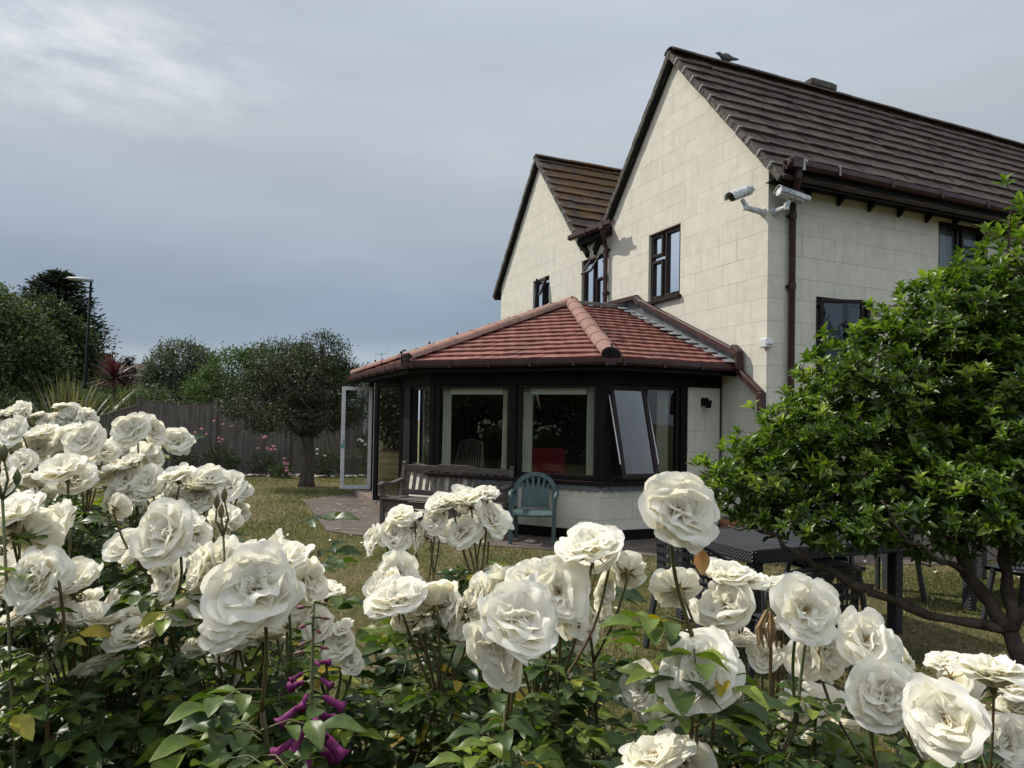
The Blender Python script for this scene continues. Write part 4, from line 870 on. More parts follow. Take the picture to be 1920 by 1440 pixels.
def plastic_chair():
    m = mat('green_plastic', (.045, .078, .076), .5, .35, col2=(.075, .115, .112), scale=6, var=(.4, .75))
    fl = Vector((.04, 8.95, 0)); fr_ = Vector((.55, 8.92, 0)); mid = (fl+fr_)/2; t = empty('plastic_chair', (mid.x+.015, mid.y+.24, 0), 'dark green moulded plastic garden armchair beside the bench', 'chair', rz=R(-6))
    # back shell: arch outline w/ radiating slats
    def bp(u, z):  # u -1..1 across, curved back
        wd = .255; return Vector((u*wd, .20-.075*u*u+(z-.42)*.26, z))
    mb = MB(); N_ = 22; rail = []
    for i in range(N_+1):
        a = math.pi*i/N_; u = -math.cos(a)*1.03; z = .60+.265*math.sin(a)**.75; rail.append(bp(u, z))
    pts = [bp(-1.05, .44)]+rail+[bp(1.05, .44)]
    for p, q in zip(pts[:-1], pts[1:]): mb.beam(p, q, .03, .062, up=((p+q)/2-bp(0, .6)) if ((p+q)/2-bp(0, .6)).length > .01 else (0, 0, 1))
    mb.build('back_frame', m, t, bevel=.006)
    mb = MB(); V = []; k = 14
    for j in range(2):
        for i in range(k+1): u = -.72+1.44*i/k; V.append(bp(u, .43 if j == 0 else .685+.02*math.cos(u*2)))
    mb.add([v+Vector((0, -.008+.006*(i % 2), 0)) for i, v in enumerate(V)]+[v+Vector((0, .01, 0)) for v in V], [(i, i+1, k+1+i+1, k+1+i) for i in range(k)]+[(2*k+2+i, 3*k+3+i, 3*k+3+i+1, 2*k+2+i+1) for i in range(k)]); mb.build('back_panel', m, t)
    for i in range(6):
        u = -.62+i*.248; mb = MB(); q = [bp(u, .67), bp(u*1.12, .74), bp(u*1.32 if abs(u) > .3 else u*1.35, .855-.16*abs(u)**1.6)]
        for a, b in zip(q[:-1], q[1:]): mb.beam(a, b, .034, .012, up=(0, -1, 0))
        mb.build('back_slat', m, t)
    mb = MB(); k = 8; V = []
    for j in range(7):
        f = j/6; y = .2-.47*f; z = .42+.012*math.sin(f*3)-.02*max(0, f-.85)/.15
        for i in range(k+1): u = -1+2*i/k; V.append((u*(.22+.035*f), y, z-.012*(1-u*u)))
    n = len(V); mb.add(V+[(x, y, z-.025) for x, y, z in V], [(j*(k+1)+i, j*(k+1)+i+1, (j+1)*(k+1)+i+1, (j+1)*(k+1)+i) for j in range(6) for i in range(k)]+[(n+j*(k+1)+i, n+(j+1)*(k+1)+i, n+(j+1)*(k+1)+i+1, n+j*(k+1)+i+1) for j in range(6) for i in range(k)]+[(6*(k+1)+i, 6*(k+1)+i+1, n+6*(k+1)+i+1, n+6*(k+1)+i) for i in range(k)])
    mb.build('seat', m, t, smooth=True)
    for s_ in (-1, 1):
        mb = MB(); mb.tube([(s_*.27, .18, .64), (s_*.295, .05, .655), (s_*.30, -.12, .645), (s_*.285, -.22, .60)], [.026, .03, .03, .028], 8); mb.build('arm', m, t, smooth=True)
        for (p, q) in (((s_*.285, -.215, .61), (s_*.27, -.27, 0)), ((s_*.26, .2, .46), (s_*.25, .27, 0))):
            mb = MB(); mb.beam(p, q, .05, .028, up=(0, 1, 0)); mb.beam(p, q, .012, .045, up=(0, 1, 0)); mb.build('leg', m, t, bevel=.004)
plastic_chair()

# resin rattan dining sets under the tree
def weave_mat():
    m = bpy.data.materials.new('resin_weave'); m.use_nodes = True; nt = m.node_tree; N = nt.nodes.new; L = nt.links.new; p = nt.nodes['Principled BSDF']
    tc = N('ShaderNodeTexCoord'); sp = N('ShaderNodeSeparateXYZ'); L(tc.outputs['Object'], sp.inputs[0])
    ad = N('ShaderNodeMath'); L(sp.outputs[0], ad.inputs[0]); L(sp.outputs[1], ad.inputs[1]); cb = N('ShaderNodeCombineXYZ'); L(ad.outputs[0], cb.inputs[0]); L(sp.outputs[2], cb.inputs[1])
    w1 = N('ShaderNodeTexWave'); w1.wave_type = 'BANDS'; w1.bands_direction = 'DIAGONAL'; w1.inputs['Scale'].default_value = 22; L(cb.outputs[0], w1.inputs['Vector'])
    br = N('ShaderNodeTexBrick'); br.inputs['Scale'].default_value = 1; br.inputs['Brick Width'].default_value = .05; br.inputs['Row Height'].default_value = .02; br.inputs['Mortar Size'].default_value = .003; br.inputs['Mortar Smooth'].default_value = .8; L(cb.outputs[0], br.inputs['Vector'])
    s1 = N('ShaderNodeMath'); s1.operation = 'SUBTRACT'; L(w1.outputs[0], s1.inputs[0]); L(br.outputs['Fac'], s1.inputs[1])
    b = N('ShaderNodeBump'); b.inputs['Strength'].default_value = 1; b.inputs['Distance'].default_value = .005; L(s1.outputs[0], b.inputs['Height']); L(b.outputs[0], p.inputs['Normal'])
    p.inputs['Base Color'].default_value = (.018, .021, .027, 1); p.inputs['Roughness'].default_value = .5; return m
M_weave = weave_mat(); M_resin = mat('charcoal_resin', (.022, .026, .032), .45, .5, col2=(.033, .037, .045), scale=4)
def rattan_table(loc, rz, lab, L_=1.5, W_=.9):
    t = empty('rattan_table', loc, lab, 'table', 'charcoal resin garden tables', rz); h = .73
    mb = MB(); n = 15
    for i in range(n): y = -W_/2+.03+(W_-.06)*(i+.5)/n; mb.beam((-L_/2+.03, y, h-.012), (L_/2-.03, y, h-.012), (W_-.06)/n-.008, .02)
    mb.box((0, 0, h-.03), (L_-.02, W_-.02, .02)); mb.build('table_top', M_resin, t)
    mb = MB()
    for y in (-W_/2, W_/2): mb.beam((-L_/2, y, h-.045), (L_/2, y, h-.045), .03, .10)
    for x in (-L_/2, L_/2): mb.beam((x, -W_/2, h-.047), (x, W_/2, h-.047), .03, .096)
    mb.build('apron', M_weave, t, bevel=.012)
    for x in (-1, 1):
        for y in (-1, 1):
            mb = MB(); mb.beam((x*(L_/2-.05), y*(W_/2-.05), 0), (x*(L_/2-.05), y*(W_/2-.05), h-.09), .085, .085, up=(0, 1, 0)); mb.build('leg', M_weave, t, bevel=.014)
    return t
def lattice_chair(loc, rz, lab):
    """front towards -Y local; moulded seat and leaf-lattice tub back"""
    t = empty('lattice_chair', loc, lab, 'chair', 'charcoal lattice garden chairs', rz)
    mb = MB(); k = 8; V = []
    for j in range(6):
        f = j/5
        for i in range(k+1): u = -1+2*i/k; V.append((u*(.235-.02*f), .2-.42*(1-f) if False else .21-.43*(1-f), .45-.015*(1-u*u)*math.sin(f*3)))
    n = len(V); mb.add(V+[(x, y, z-.03) for x, y, z in V], [(j*(k+1)+i, j*(k+1)+i+1, (j+1)*(k+1)+i+1, (j+1)*(k+1)+i) for j in range(5) for i in range(k)]+[(n+j*(k+1)+i, n+(j+1)*(k+1)+i, n+(j+1)*(k+1)+i+1, n+j*(k+1)+i+1) for j in range(5) for i in range(k)]+[(i, n+i, n+i+1, i+1) for i in range(k)]+[(5*(k+1)+i, 5*(k+1)+i+1, n+5*(k+1)+i+1, n+5*(k+1)+i) for i in range(k)])
    mb.build('seat', M_resin, t, smooth=False)
    def bp(a, z):   # a angle -1..1 around the tub, z height
        th = a*R(80); rr = .27+.05*(z-.45); return Vector((math.sin(th)*rr*1.02, math.cos(th)*rr*.92-.02, z))
    def ztop(a): return .82-.13*abs(a)**2.2
    def zbot(a): return .455-.0*abs(a)
    mb = MB(); N_ = 26
    top = [bp(-1+2*i/N_, ztop(-1+2*i/N_)) for i in range(N_+1)]; mb.tube(top, .014, 6); mb.tube([bp(-1+2*i/N_, zbot(0)) for i in range(N_+1)], .012, 6)
    for a in (-1, 1): mb.tube([bp(a, .50), bp(a, ztop(a))], .013, 6)
    mb.build('back_frame', M_resin, t, smooth=True)
    mb = MB(); cols = 22; rows = 6
    for c in range(cols):
        a0 = -1+2*c/cols; a1 = -1+2*(c+1)/cols; am = (a0+a1)/2
        for r_ in range(rows):
            for (x0, x1) in ((a0, am), (a1, am)):
                z0 = lambda a, q: zbot(a)+(ztop(a)-zbot(a))*q/rows
                p = bp(x0, z0(x0, r_+.55)); q = bp(x1, z0(x1, r_)); mb.beam(p, q, .016, .009, up=(p+q)/2*Vector((1, 1, 0)) if False else Vector(((p+q).x, (p+q).y, 0)))
        mb.beam(bp(am, zbot(am)), bp(am, ztop(am)), .006, .008, up=Vector((bp(am, .6).x, bp(am, .6).y, 0)))
    mb.build('lattice_back', M_resin, t)
    for x, y in ((-1, -1), (1, -1), (-1, 1), (1, 1)):
        mb = MB(); mb.beam((x*.2, y*.17, .44), (x*.245, y*.225, 0), .04, .03, up=(0, 1, 0)); 
        if y > 0: mb.beam((x*.21, .18, .42), (x*.19, .2, .54), .04, .02, up=(0, 1, 0))
        else: mb.beam((x*.22, -.08, .43), (x*.262, -.03, .70), .035, .022, up=(0, 1, 0))
        mb.build('leg', M_resin, t, bevel=.005)
    return t
NT = Vector((1.69, 4.83, 0)); aS = math.atan2(S.y, S.x)
rattan_table(NT+S*.75+G*.45, aS, 'charcoal slatted resin table with woven edge, nearest the hero rose at its left corner')
lattice_chair(Vector((1.74, 4.08, 0)), aS+math.pi-R(12), 'lattice chair with its back to the camera on the near side of the slatted table')
lattice_chair(Vector((1.30, 4.9, 0)), aS+R(90)+R(10), 'lattice chair at the left end of the slatted table, half hidden behind the tall rose')
lattice_chair(Vector((2.62, 5.86, 0)), aS+R(-8), 'lattice chair on the far side of the slatted table, under the leaning branch')
lattice_chair(Vector((3.50, 6.55, 0)), aS+R(90), 'lattice chair at the left end of the second table, seat visible under the leaves')
rattan_table(Vector((4.0, 6.17, 0))+G*.38+S*.75, aS, 'charcoal resin table further right, mostly hidden behind the shrub leaves')
lattice_chair(Vector((4.28, 5.75, 0)), aS+math.pi, 'lattice chair on the near side of the second table, legs beside the woven table leg')
lattice_chair(Vector((4.95, 6.1, 0)), aS+math.pi-R(6), 'lattice chair at the far right edge of the picture behind the tree stems')
# pots by the wall, seen past the hero rose
t = empty('terracotta_pot', (2.95, 9.25, .012), 'terracotta pot by the house wall behind the slatted table', 'plant pot'); mb = MB(); mb.tube([(0, 0, 0), (0, 0, .02), (0, 0, .28), (0, 0, .28), (0, 0, .33)], [.12, .125, .17, .19, .19], 18); mb.build('pot', mat('terracotta', (.34, .12, .06), .85, col2=(.25, .1, .06), scale=9), t, autosmooth=40)
mb = MB(); mb.tube([(0, 0, .30), (0, 0, .335)], .165, 16); mb.build('compost', M_soil, t)

# ================================================================ FENCE, LAMPS, FAR THINGS
M_fence = mat('old_fence_wood', (.082, .070, .060), .95, .1, col2=(.15, .133, .118), scale=2.2, stretch=(9, 9, .7), bump=.4, bscale=14, attr=None)
def fence():
    pts = [(-11.9, 17.0), (-10.1, 18.95), (-8.15, 19.25), (-6.2, 19.5), (-4.25, 19.75), (-2.3, 20.0), (-.4, 20.2)]
    hts = [(.95, 1.85), (1.95, 1.92), (1.95, 1.92), (1.9, 1.9), (1.1, 1.05), (1.05, 1.0)]
    t = empty('garden_fence', (pts[1][0], pts[1][1], 0), 'weathered grey-brown board fence closing the lawn, with a sloping panel at its left end', 'fence'); off = Vector((pts[1][0], pts[1][1], 0)); r = random.Random(4)
    for i, ((x0, y0), (x1, y1)) in enumerate(zip(pts[:-1], pts[1:])):
        a = Vector((x0, y0, 0))-off; b = Vector((x1, y1, 0))-off; d = (b-a).normalized(); n = Vector((d.y, -d.x, 0)); Lp = (b-a).length; k = int(Lp/.105); mb = MB()
        for j in range(k):
            f = (j+.5)/k; h0, h1 = hts[i]; h = h0+(h1-h0)*f - (.05*math.sin(math.pi*f) if h0 == 1.95 else 0)
            p = a+d*(Lp*f)+n*r.uniform(0, .012); mb.beam(p+Z*.05, p+Z*(h-.03), .112, .016, up=n, rnd=r.random())
        mb.build('panel', M_fence, t); mb = MB()
        h0, h1 = hts[i]; mb.beam(a+Z*(h0-.01)+n*.01, b+Z*(h1-.01)+n*.01, .05, .025); mb.build('capping', M_fence, t); mb = MB(); mb.beam(a+Z*.08+n*.02, b+Z*.08+n*.02, .03, .16); mb.build('gravel_board', M_fence, t)
    for i, (x, y) in enumerate(pts):
        h = 2.02 if 1 <= i <= 4 else 1.15; mb = MB(); mb.beam(Vector((x, y, 0))-off+Vector((0, -.04, 0)), Vector((x, y, h))-off+Vector((0, -.04, 0)), .1, .1, up=(0, 1, 0)); mb.box(Vector((x, y-.04, h+.01))-off, (.13, .13, .03)); mb.build('post', M_fence, t)
fence()
M_lamp = mat('dark_green_steel', (.004, .008, .008), .8, .1); M_lan = mat('lantern_grey', (.34, .35, .36), .5, col2=(.2, .2, .2), scale=20)
def street_lamp(x, y, z, lab, s=1):
    t = empty('street_lamp', (x, y, 0), lab, 'street lamp', 'street lamps beyond the garden')
    lx = z*.030
    mb = MB(); mb.tube([(-lx, 0, 0), (-lx*.85, 0, 1.2), (-lx*.84, 0, 1.25), (0, 0, z)], [.11, .10, .075, .05], 12); mb.build('pole', M_lamp, t, smooth=True)
    mb = MB(); V = []; st = [(.12, .02, .06), (.0, .09, .085), (-.3, .15, .10), (-.7, .17, .095), (-1.0, .12, .07), (-1.17, .04, .02)]; k = 12
    for sx, wy, hz in st:
        for j in range(k): a = 2*math.pi*j/k; V.append((sx, math.cos(a)*wy, z+.03+math.sin(a)*hz-(sx*.07)))
    mb.add(V, [(i*k+j, i*k+(j+1) % k, (i+1)*k+(j+1) % k, (i+1)*k+j) for i in range(len(st)-1) for j in range(k)]+[tuple(range(k)), tuple((len(st)-1)*k+j for j in range(k))]); mb.build('lantern', M_lan, t, smooth=True)
    mb = MB(); mb.tube([(-.75, 0, z+.14), (-.75, 0, z+.2)], .03, 8); mb.build('photocell', M_lamp, t)
street_lamp(-19.45, 32, 7.63, 'nearer tall street lamp in front of the dark trees'); street_lamp(-31.2, 52, 7.9, 'shorter-looking farther street lamp half hidden behind the nearer pole')
# bungalow beyond the fence with a flat felt roof, and aerial behind
t = empty('distant_bungalow', (-10.2, 40, 0), 'grey-walled flat-roofed building behind the round garden tree', 'building'); Mw = mat('far_grey_wall', (.26, .25, .24), .9, col2=(.2, .19, .18), scale=3)
mb = MB(); mb.box((2, 2, 2.1), (7, 4, 4.2)); mb.build('wall', Mw, t); mb = MB(); mb.box((2, 2, 4.32), (7.4, 4.4, .22)); mb.build('roof', M_black, t)
mb = MB(); mb.box((.95, -.03, 3.0), (.9, .06, .9)); mb.build('window', M_white, t); mb = MB(); mb.box((.95, -.07, 3.0), (.7, .04, .7)); mb.build('pane', M_dark, t)
t = empty('distant_roof', (-6.4, 46, 0), 'low far building carrying the television aerial, just above the red roof edge', 'building'); mb = MB(); mb.box((.8, 2, 1.7), (7, 5, 3.4)); mb.build('wall', Mw, t)
mb = MB(); mb.prism([(-2.9, -.6, 3.4), (-2.9, 4.6, 3.4), (-2.9, 2, 4.15)], (7.4, 0, 0)); mb.build('roof', M_rt, t)
mb = MB(); bx = -2.25; mb.tube([(bx, 0, 3.0), (bx, 0, 5.85)], .022, 6); mb.beam((bx-.45, 0, 5.75), (bx+.45, 0, 5.8), .02, .02)
for i in range(8): mb.beam((bx-.42+i*.12, -.02, 5.62+.02*i), (bx-.42+i*.12, -.02, 5.92-.02*i), .012, .012)
for zz in (5.95, 6.05, 5.55): mb.beam((bx+.38, 0, zz), (bx+.55, 0, zz), .014, .014)
mb.build('aerial', M_lan, t)
t = empty('distant_house', (-43.4, 66, -1.1), 'brick house roof and chimney just showing behind the red spiky palm', 'house'); mb = MB(); mb.box((3, 3, 2.6), (9, 6, 5.2)); mb.build('wall', mat('far_brick', (.2, .1, .08), .9), t); mb = MB(); mb.prism([(-1.8, -.4, 5.2), (-1.8, 6.4, 5.2), (-1.8, 3, 7.6)], (9.6, 0, 0)); rf_ = mb.build('roof', M_rt, t); mb = MB(); mb.box((3.2, 3, 7.9), (.7, .7, 1.2)); mb.build('chimney', MATS['far_brick'], rf_)

# ================================================================ TREES
M_bark = mat('grey_bark', (.11, .095, .08), .95, .1, col2=(.055, .045, .038), scale=6, stretch=(3, 3, .8), bump=1, bscale=22)
M_barkd = mat('dark_bark', (.06, .048, .036), .95, .1, col2=(.11, .09, .07), scale=9, bump=1, bscale=35)
def lm(name, dark, mid, light, rough=.65, tr=.2): return leafmat(name, [(0, dark), (.5, mid), (1, light)], rough, tr, (1.3, 1.6, .8), 6)
T_small = leaf_t(2, .5, .25, .1, 1)
def crown_pts(ell, n, rng, shell=.55, gaps=0.0):
    """points in a union of ellipsoids (cx,cy,cz,rx,ry,rz), denser towards the skin; returns P, outward normals"""
    vol = np.array([e[3]*e[4]*e[5] for e in ell])**.67; w_ = rng.choice(len(ell), n, p=vol/vol.sum()); E_ = np.array(ell)[w_]
    d = sph(n, rng); r = 1-(1-shell)*rng.random(n)**1.7; r *= 1+rng.normal(size=n)*.05
    P = E_[:, :3]+d*E_[:, 3:]*r[:, None]; keep = np.ones(n, bool)
    for e in ell:
        q = (P-np.array(e[:3]))/np.array(e[3:]); keep &= (np.sum(q*q, 1) > .30)
    if gaps:
        g = vnoise(P[:, 0]*1.0+P[:, 1]*.7+40, P[:, 2]+40+P[:, 1]*.3, .35*gaps, 77)*.6+vnoise(P[:, 0]+40, P[:, 2]+40, .15*gaps, 78)*.4; keep &= g > .38
    return P[keep], d[keep]
def tree(name, label, cat, base, ell, n, size, mat_, rng, trunk_r=.25, clump=12, spread=.22, group=None, bark=None, limbs=True, fork=None, flat=0, gaps=0, leafT=T_small, lump=.35, kind2=None, ntw=0):
    base = Vector(base); t = empty(name, base, label, cat, group)
    ell = [(e[0]-base.x, e[1]-base.y, e[2]-base.z, *e[3:]) for e in ell]
    Pc, Dc = crown_pts(ell, n, rng, gaps=gaps)
    m = len(Pc); P = np.repeat(Pc, clump, 0)+rng.normal(size=(m*clump, 3))*spread*np.array([1, 1, .7]); D = np.repeat(Dc, clump, 0)+rng.normal(size=(m*clump, 3))*.8+np.array([0, 0, .25])
    up = np.repeat(Dc, clump, 0)*.6+np.array([0, 0, .8])+rng.normal(size=(m*clump, 3))*.5
    V, F = scatter(leafT[0], leafT[1], P, D, size*rng.uniform(.6, 1.25, m*clump), rng, up=up)
    cl = rng.random(m)*.55+.45*vnoise(Pc[:, 0]+60, Pc[:, 2]+60, 1.1, 9)      # per clump tint (age of leaves)
    rn = np.clip(np.repeat(cl, clump)+rng.normal(size=m*clump)*.16, 0, 1)
    npmesh('crown', V, F, mat_, t, rnd=np.repeat(rn, len(leafT[1])))
    mb = MB(); zt = fork if fork else min(e[2]-e[5]*.5 for e in ell)
    top = Vector((0, 0, max(.3, zt))); r0 = trunk_r
    mb.tube([(0, 0, -.05), (0, 0, .12), Vector((.02, 0, .4*top.z)), top], [r0*1.35, r0*1.05, r0*.92, r0*.85], 12)
    if limbs:
        for e in ell:
            c = Vector(e[:3]); mid = top.lerp(c, .5)+Vector((rng.normal()*.1, rng.normal()*.1, -.1*e[5])); mb.tube([top-Z*.1, mid, c], [r0*.38, r0*.32, r0*.16], 8)
            for q in range(7):
                dd = Vector(sph(1, rng)[0]); dd.z = abs(dd.z)*.8 if q < 5 else dd.z; e2 = c+Vector((dd.x*e[3], dd.y*e[4], dd.z*e[5]))*.88; m2 = c.lerp(e2, .5)+Vector(rng.normal(size=3)*.08*e[3]); mb.tube([mid.lerp(c, .5+.5*rng.random()), m2, e2], [r0*.24, r0*.12, r0*.03], 6)
    for _ in range(ntw):
        i = rng.integers(len(Pc)); e2 = Vector(Pc[i]); c = Vector(ell[int(rng.integers(len(ell)))][:3]); s0 = top.lerp(c, rng.uniform(.3, 1.1)); mb.tube([s0, s0.lerp(e2, .5)+Vector(rng.normal(size=3)*.07), e2], [r0*.12, r0*.07, r0*.02], 5)
    mb.build('trunk', bark or M_bark, t, smooth=True); return t
rng = np.random.default_rng(100)
M_l1 = lm('holly_leaves', (.014, .024, .009), (.032, .045, .016), (.08, .088, .035), .55)
# round-headed lawn tree (mop-head crown on a stout trunk)
ell = [(-4.75, 15.9, 2.35, 1.15, 1.1, .85), (-5.75, 15.8, 1.95, .85, .9, .72), (-3.95, 16, 2.05, .85, .9, .72), (-5.25, 15.8, 2.75, .75, .75, .55), (-4.35, 15.9, 3.0, .6, .6, .5), (-4.7, 15.6, 1.65, 1.25, 1.1, .45), (-3.55, 16.1, 2.45, .5, .5, .42)]
tree('lawn_tree', 'round-headed small-leaved tree on a stout trunk in the lawn', 'tree', (-4.64, 15.9, 0), ell, 4300, .062, M_l1, rng, .165, 10, .075, fork=1.15, gaps=.9, ntw=160)
M_l2 = lm('broadleaf_dark', (.014, .025, .009), (.032, .05, .016), (.06, .085, .026))
M_l3 = lm('conifer_dark', (.008, .014, .008), (.014, .021, .010), (.028, .032, .014))
M_l4 = lm('olive_grey_leaves', (.04, .05, .03), (.08, .095, .058), (.15, .16, .11), .6)
M_l5 = lm('light_green_leaves', (.03, .055, .012), (.06, .10, .02), (.11, .16, .04))
M_l6 = lm('mid_green_leaves', (.025, .04, .013), (.055, .08, .024), (.10, .13, .04))
T_m = leaf_t(2, .7, .2, .15, 1)
# big trees left (crowns beyond the fence)
tree('broadleaf_tree', 'large rounded broadleaf tree at the left edge, its crown lit olive green', 'tree', (-34, 44, 0), [(-34.5, 44, 7.6, 2.6, 2.6, 2.6), (-31.5, 43.5, 6.2, 2.4, 2.4, 2.3), (-33, 42.5, 4.2, 3.2, 2.5, 2.4), (-29.8, 43, 4.4, 2.2, 2.2, 2.0), (-36, 43, 4.5, 2.5, 2.5, 3)], 3400, .26, M_l6, rng, .4, 9, .28, leafT=T_m)
tree('broadleaf_tree', 'dark broadleaf tree behind the lamp posts, right of the big left-hand tree', 'tree', (-31.5, 48, 0), [(-32.7, 48, 7.0, 2.4, 2.6, 2.4), (-30.9, 48, 5.6, 2.0, 2.2, 2.4), (-31.8, 47, 3.2, 3.0, 2.5, 2.4), (-29.8, 48, 3.2, 1.5, 1.8, 2.4)], 3000, .26, M_l2, rng, .4, 9, .28, leafT=T_m)
def conifer(base, ztop, rad, label, n, size, rng, seed=0, cone=1.2, name='conifer_tree'):
    base = Vector(base); t = empty(name, base, label, 'tree'); P = []; D = []
    for i in range(n):
        f = rng.random()**.8; z = ztop*(1-f*.93); r = rad*(f**(1/cone))*(.75+.35*rng.random()); a = rng.random()*6.283
        k = 15
        for j in range(k):
            q = (j/k)**.7; P.append((math.cos(a)*r*q+rng.normal()*.12, math.sin(a)*r*q+rng.normal()*.12, z+q*r*.12*(1 if z > ztop*.5 else 0)+rng.normal()*.09-.25*(1-q))); D.append((math.cos(a)+rng.normal()*.5, math.sin(a)+rng.normal()*.5, .35+rng.normal()*.3))
    P = np.array(P); D = np.array(D); V, F = scatter(T_small[0]*np.array([.7, 1, 1]), T_small[1], P, D, size*rng.uniform(.6, 1.3, len(P)), rng, up=np.array([0, 0, 1.])+rng.normal(size=P.shape)*.4)
    npmesh('crown', V, F, M_l3, t, rnd=np.repeat(np.clip(rng.random(len(P)), 0, 1), len(T_small[1]))); mb = MB(); mb.tube([(0, 0, 0), (0, 0, ztop*.97)], [rad*.07+.05, .03], 8); mb.build('trunk', M_barkd, t)
conifer((-39.2, 60, 0), 13.6, 6.0, 'tall dark cypress rising behind the left-hand trees', 1500, .42, rng, cone=2.1)
conifer((-26.4, 48, 0), 5.4, 1.3, 'small dark conifer tip between the red palm and the grey-green tree', 150, .3, rng)
conifer((-35.2, 56, 0), 10.4, 3.4, 'dark spreading conifer with jagged right side, behind the street lamps', 700, .4, rng, cone=1.3)
tree('grey_green_tree', 'grey-green airy tree rising above the middle of the fence', 'tree', (-16.6, 35, 0), [(-16.6, 35, 3.9, 1.5, 1.4, 1.35), (-17.5, 35, 3.0, 1.1, 1.1, 1.2), (-15.6, 35, 3.1, 1.25, 1.2, 1.2), (-16.5, 34.6, 2.4, 2.0, 1.3, 1.0), (-17.4, 35, 3.8, .9, .9, .9), (-15.7, 35, 4.0, .8, .9, .9)], 3800, .15, M_l4, rng, .2, 9, .15, gaps=.6)
tree('light_green_tree', 'bright green bushy tree behind the lawn tree on its left', 'tree', (-11.2, 27, 0), [(-10.8, 27, 3.2, 1.1, 1.0, .95), (-11.7, 27, 2.4, .9, .9, .9), (-9.8, 27.3, 3.4, .9, .9, .9), (-8.6, 27.5, 3.1, 1.1, 1, 1.1), (-10.5, 27, 2.0, 1.6, 1, .9)], 2600, .12, M_l5, rng, .16, 9, .13)
for i, (x, y, h, r, ma, lab) in enumerate([(-14.9, 28, 2.7, 1.4, M_l6, 'low dark green shrub mass behind the fence, right of the red palm'), (-15.5, 25.5, 2.35, .85, M_l5, 'pale green rounded shrub behind the grassy flax, below the red palm'), (-19.5, 33, 3.1, 2.2, M_l2, 'dark shrub behind the fence under the grey-green tree'), (-26.5, 42, 3.2, 3.0, M_l2, 'dark shrubbery at the foot of the lamp posts'), (-7.2, 24, 2.2, 1.6, M_l2, 'dark hedge shrub glimpsed behind the lawn tree crown'), (-3.0, 25, 2.4, 1.8, M_l2, 'dark shrub beyond the low end of the fence, behind the open door'), (-21, 28, 2.4, 2.6, M_l2, 'dark shrub behind the far white roses on the left'), (-12.6, 33, 2.7, 1.9, M_l6, 'green shrub between the grey-green tree and the bright green tree')]):
    tree('shrub', lab, 'shrub', (x, y, 0), [(x, y, h*.55, r, r*.8, h*.45), (x-r*.4, y, h*.35, r*.8, r*.7, h*.35), (x+r*.45, y, h*.4, r*.7, r*.7, h*.38)], 1100, .13, ma, rng, .06, 9, .13, group='shrubs along and beyond the fence', limbs=False)
# strap-leaved plants
for i, (x, y, h, r) in enumerate([(-16, -3, 5.2, 3.4), (-10.5, -7.5, 4.6, 3.0), (-21, 3, 5.6, 3.6), (-4.5, -10, 4.8, 3.0), (6, -8, 4.6, 3.2), (12, -4, 5, 3.4), (1, -11, 5, 3)]):
    tree('hedge_tree', ['widest', 'tall dark', 'far left', 'low round', 'right-hand', 'rightmost', 'middle'][i]+' hedge tree behind the photographer, seen only mirrored in glass', 'tree', (x, y, 0), [(x, y, h*.5, r, r*.8, h*.5), (x+r*.5, y, h*.33, r*1.1, r*.8, h*.34), (x-r*.5, y, h*.33, r*1.1, r*.8, h*.34)], 2200, .30, M_l2, rng, .2, 9, .25, group='trees seen only as reflections', limbs=False)
def strap(name, label, cat, base, n, L_, w_, m, rng, stem=0, spread=1.0, droop=.6, upb=.4):
    t = empty(name, base, label, cat); V = []; F = []; rn = []
    for i in range(n):
        a = rng.random()*6.283; el = upb+(1-upb)*rng.random()**1.0 if stem == 0 else rng.uniform(-.55, 1); lean = (1-el)*1.0
        if stem: dz = rng.uniform(-.45, 1); h = math.sqrt(max(0, 1-dz*dz)); d = Vector((math.cos(a)*h, math.sin(a)*h, dz))
        else: d = Vector((math.cos(a)*lean*spread, math.sin(a)*lean*spread, .55+.6*el)).normalized()
        l = L_*rng.uniform(.65, 1.1); side = d.cross(Z); side = (side if side.length > .05 else Vector((1, 0, 0))).normalized(); p = Vector((rng.normal()*.07*(1 if stem == 0 else .2), rng.normal()*.07*(1 if stem == 0 else .2), stem)); k = 6; o_ = len(V); kink = rng.random() < .25 and stem == 0
        for j in range(k+1):
            f = j/k; q = p+d*(l*f)+Vector((d.x, d.y, -1))*(droop*l*f*f*.35*(1 if not kink else (1+2.0*(f > .6)))); ww = w_*(.5+.5*min(1, f*4))*(1-f**3)+.002; V += [q+side*ww, q-side*ww]
        F += [(o_+2*j, o_+2*j+1, o_+2*j+3, o_+2*j+2) for j in range(k)]; rn += [rng.random()]*k
    npmesh('foliage', [tuple(v) for v in V], F, m, t, rnd=rn, smooth=False)
    if stem: mb = MB(); mb.tube([(0, 0, 0), (0, 0, stem)], [.07, .05], 9); mb.build('trunk', M_bark, t)
    return t
M_flax = leafmat('flax_leaves', [(0, (.04, .05, .018)), (.5, (.085, .08, .035)), (1, (.20, .16, .085))], .5, .25)
M_redl = leafmat('red_cordyline', [(0, (.035, .010, .012)), (.6, (.075, .02, .024)), (1, (.12, .045, .04))], .5, .2, (1.5, .9, .9))
strap('flax_plant', 'spiky yellow-green New Zealand flax beside the sloping fence panel', 'plant', (-12.3, 19.3, 0), 330, 3.2, .034, M_flax, rng, 0, 1.1, .55, .15)
strap('flax_plant', 'smaller spiky yellow-green flax just right of the big one, over the fence slope', 'plant', (-11.2, 20.1, .2), 170, 2.5, .03, M_flax, rng, 0, 1.1, .6, .1)
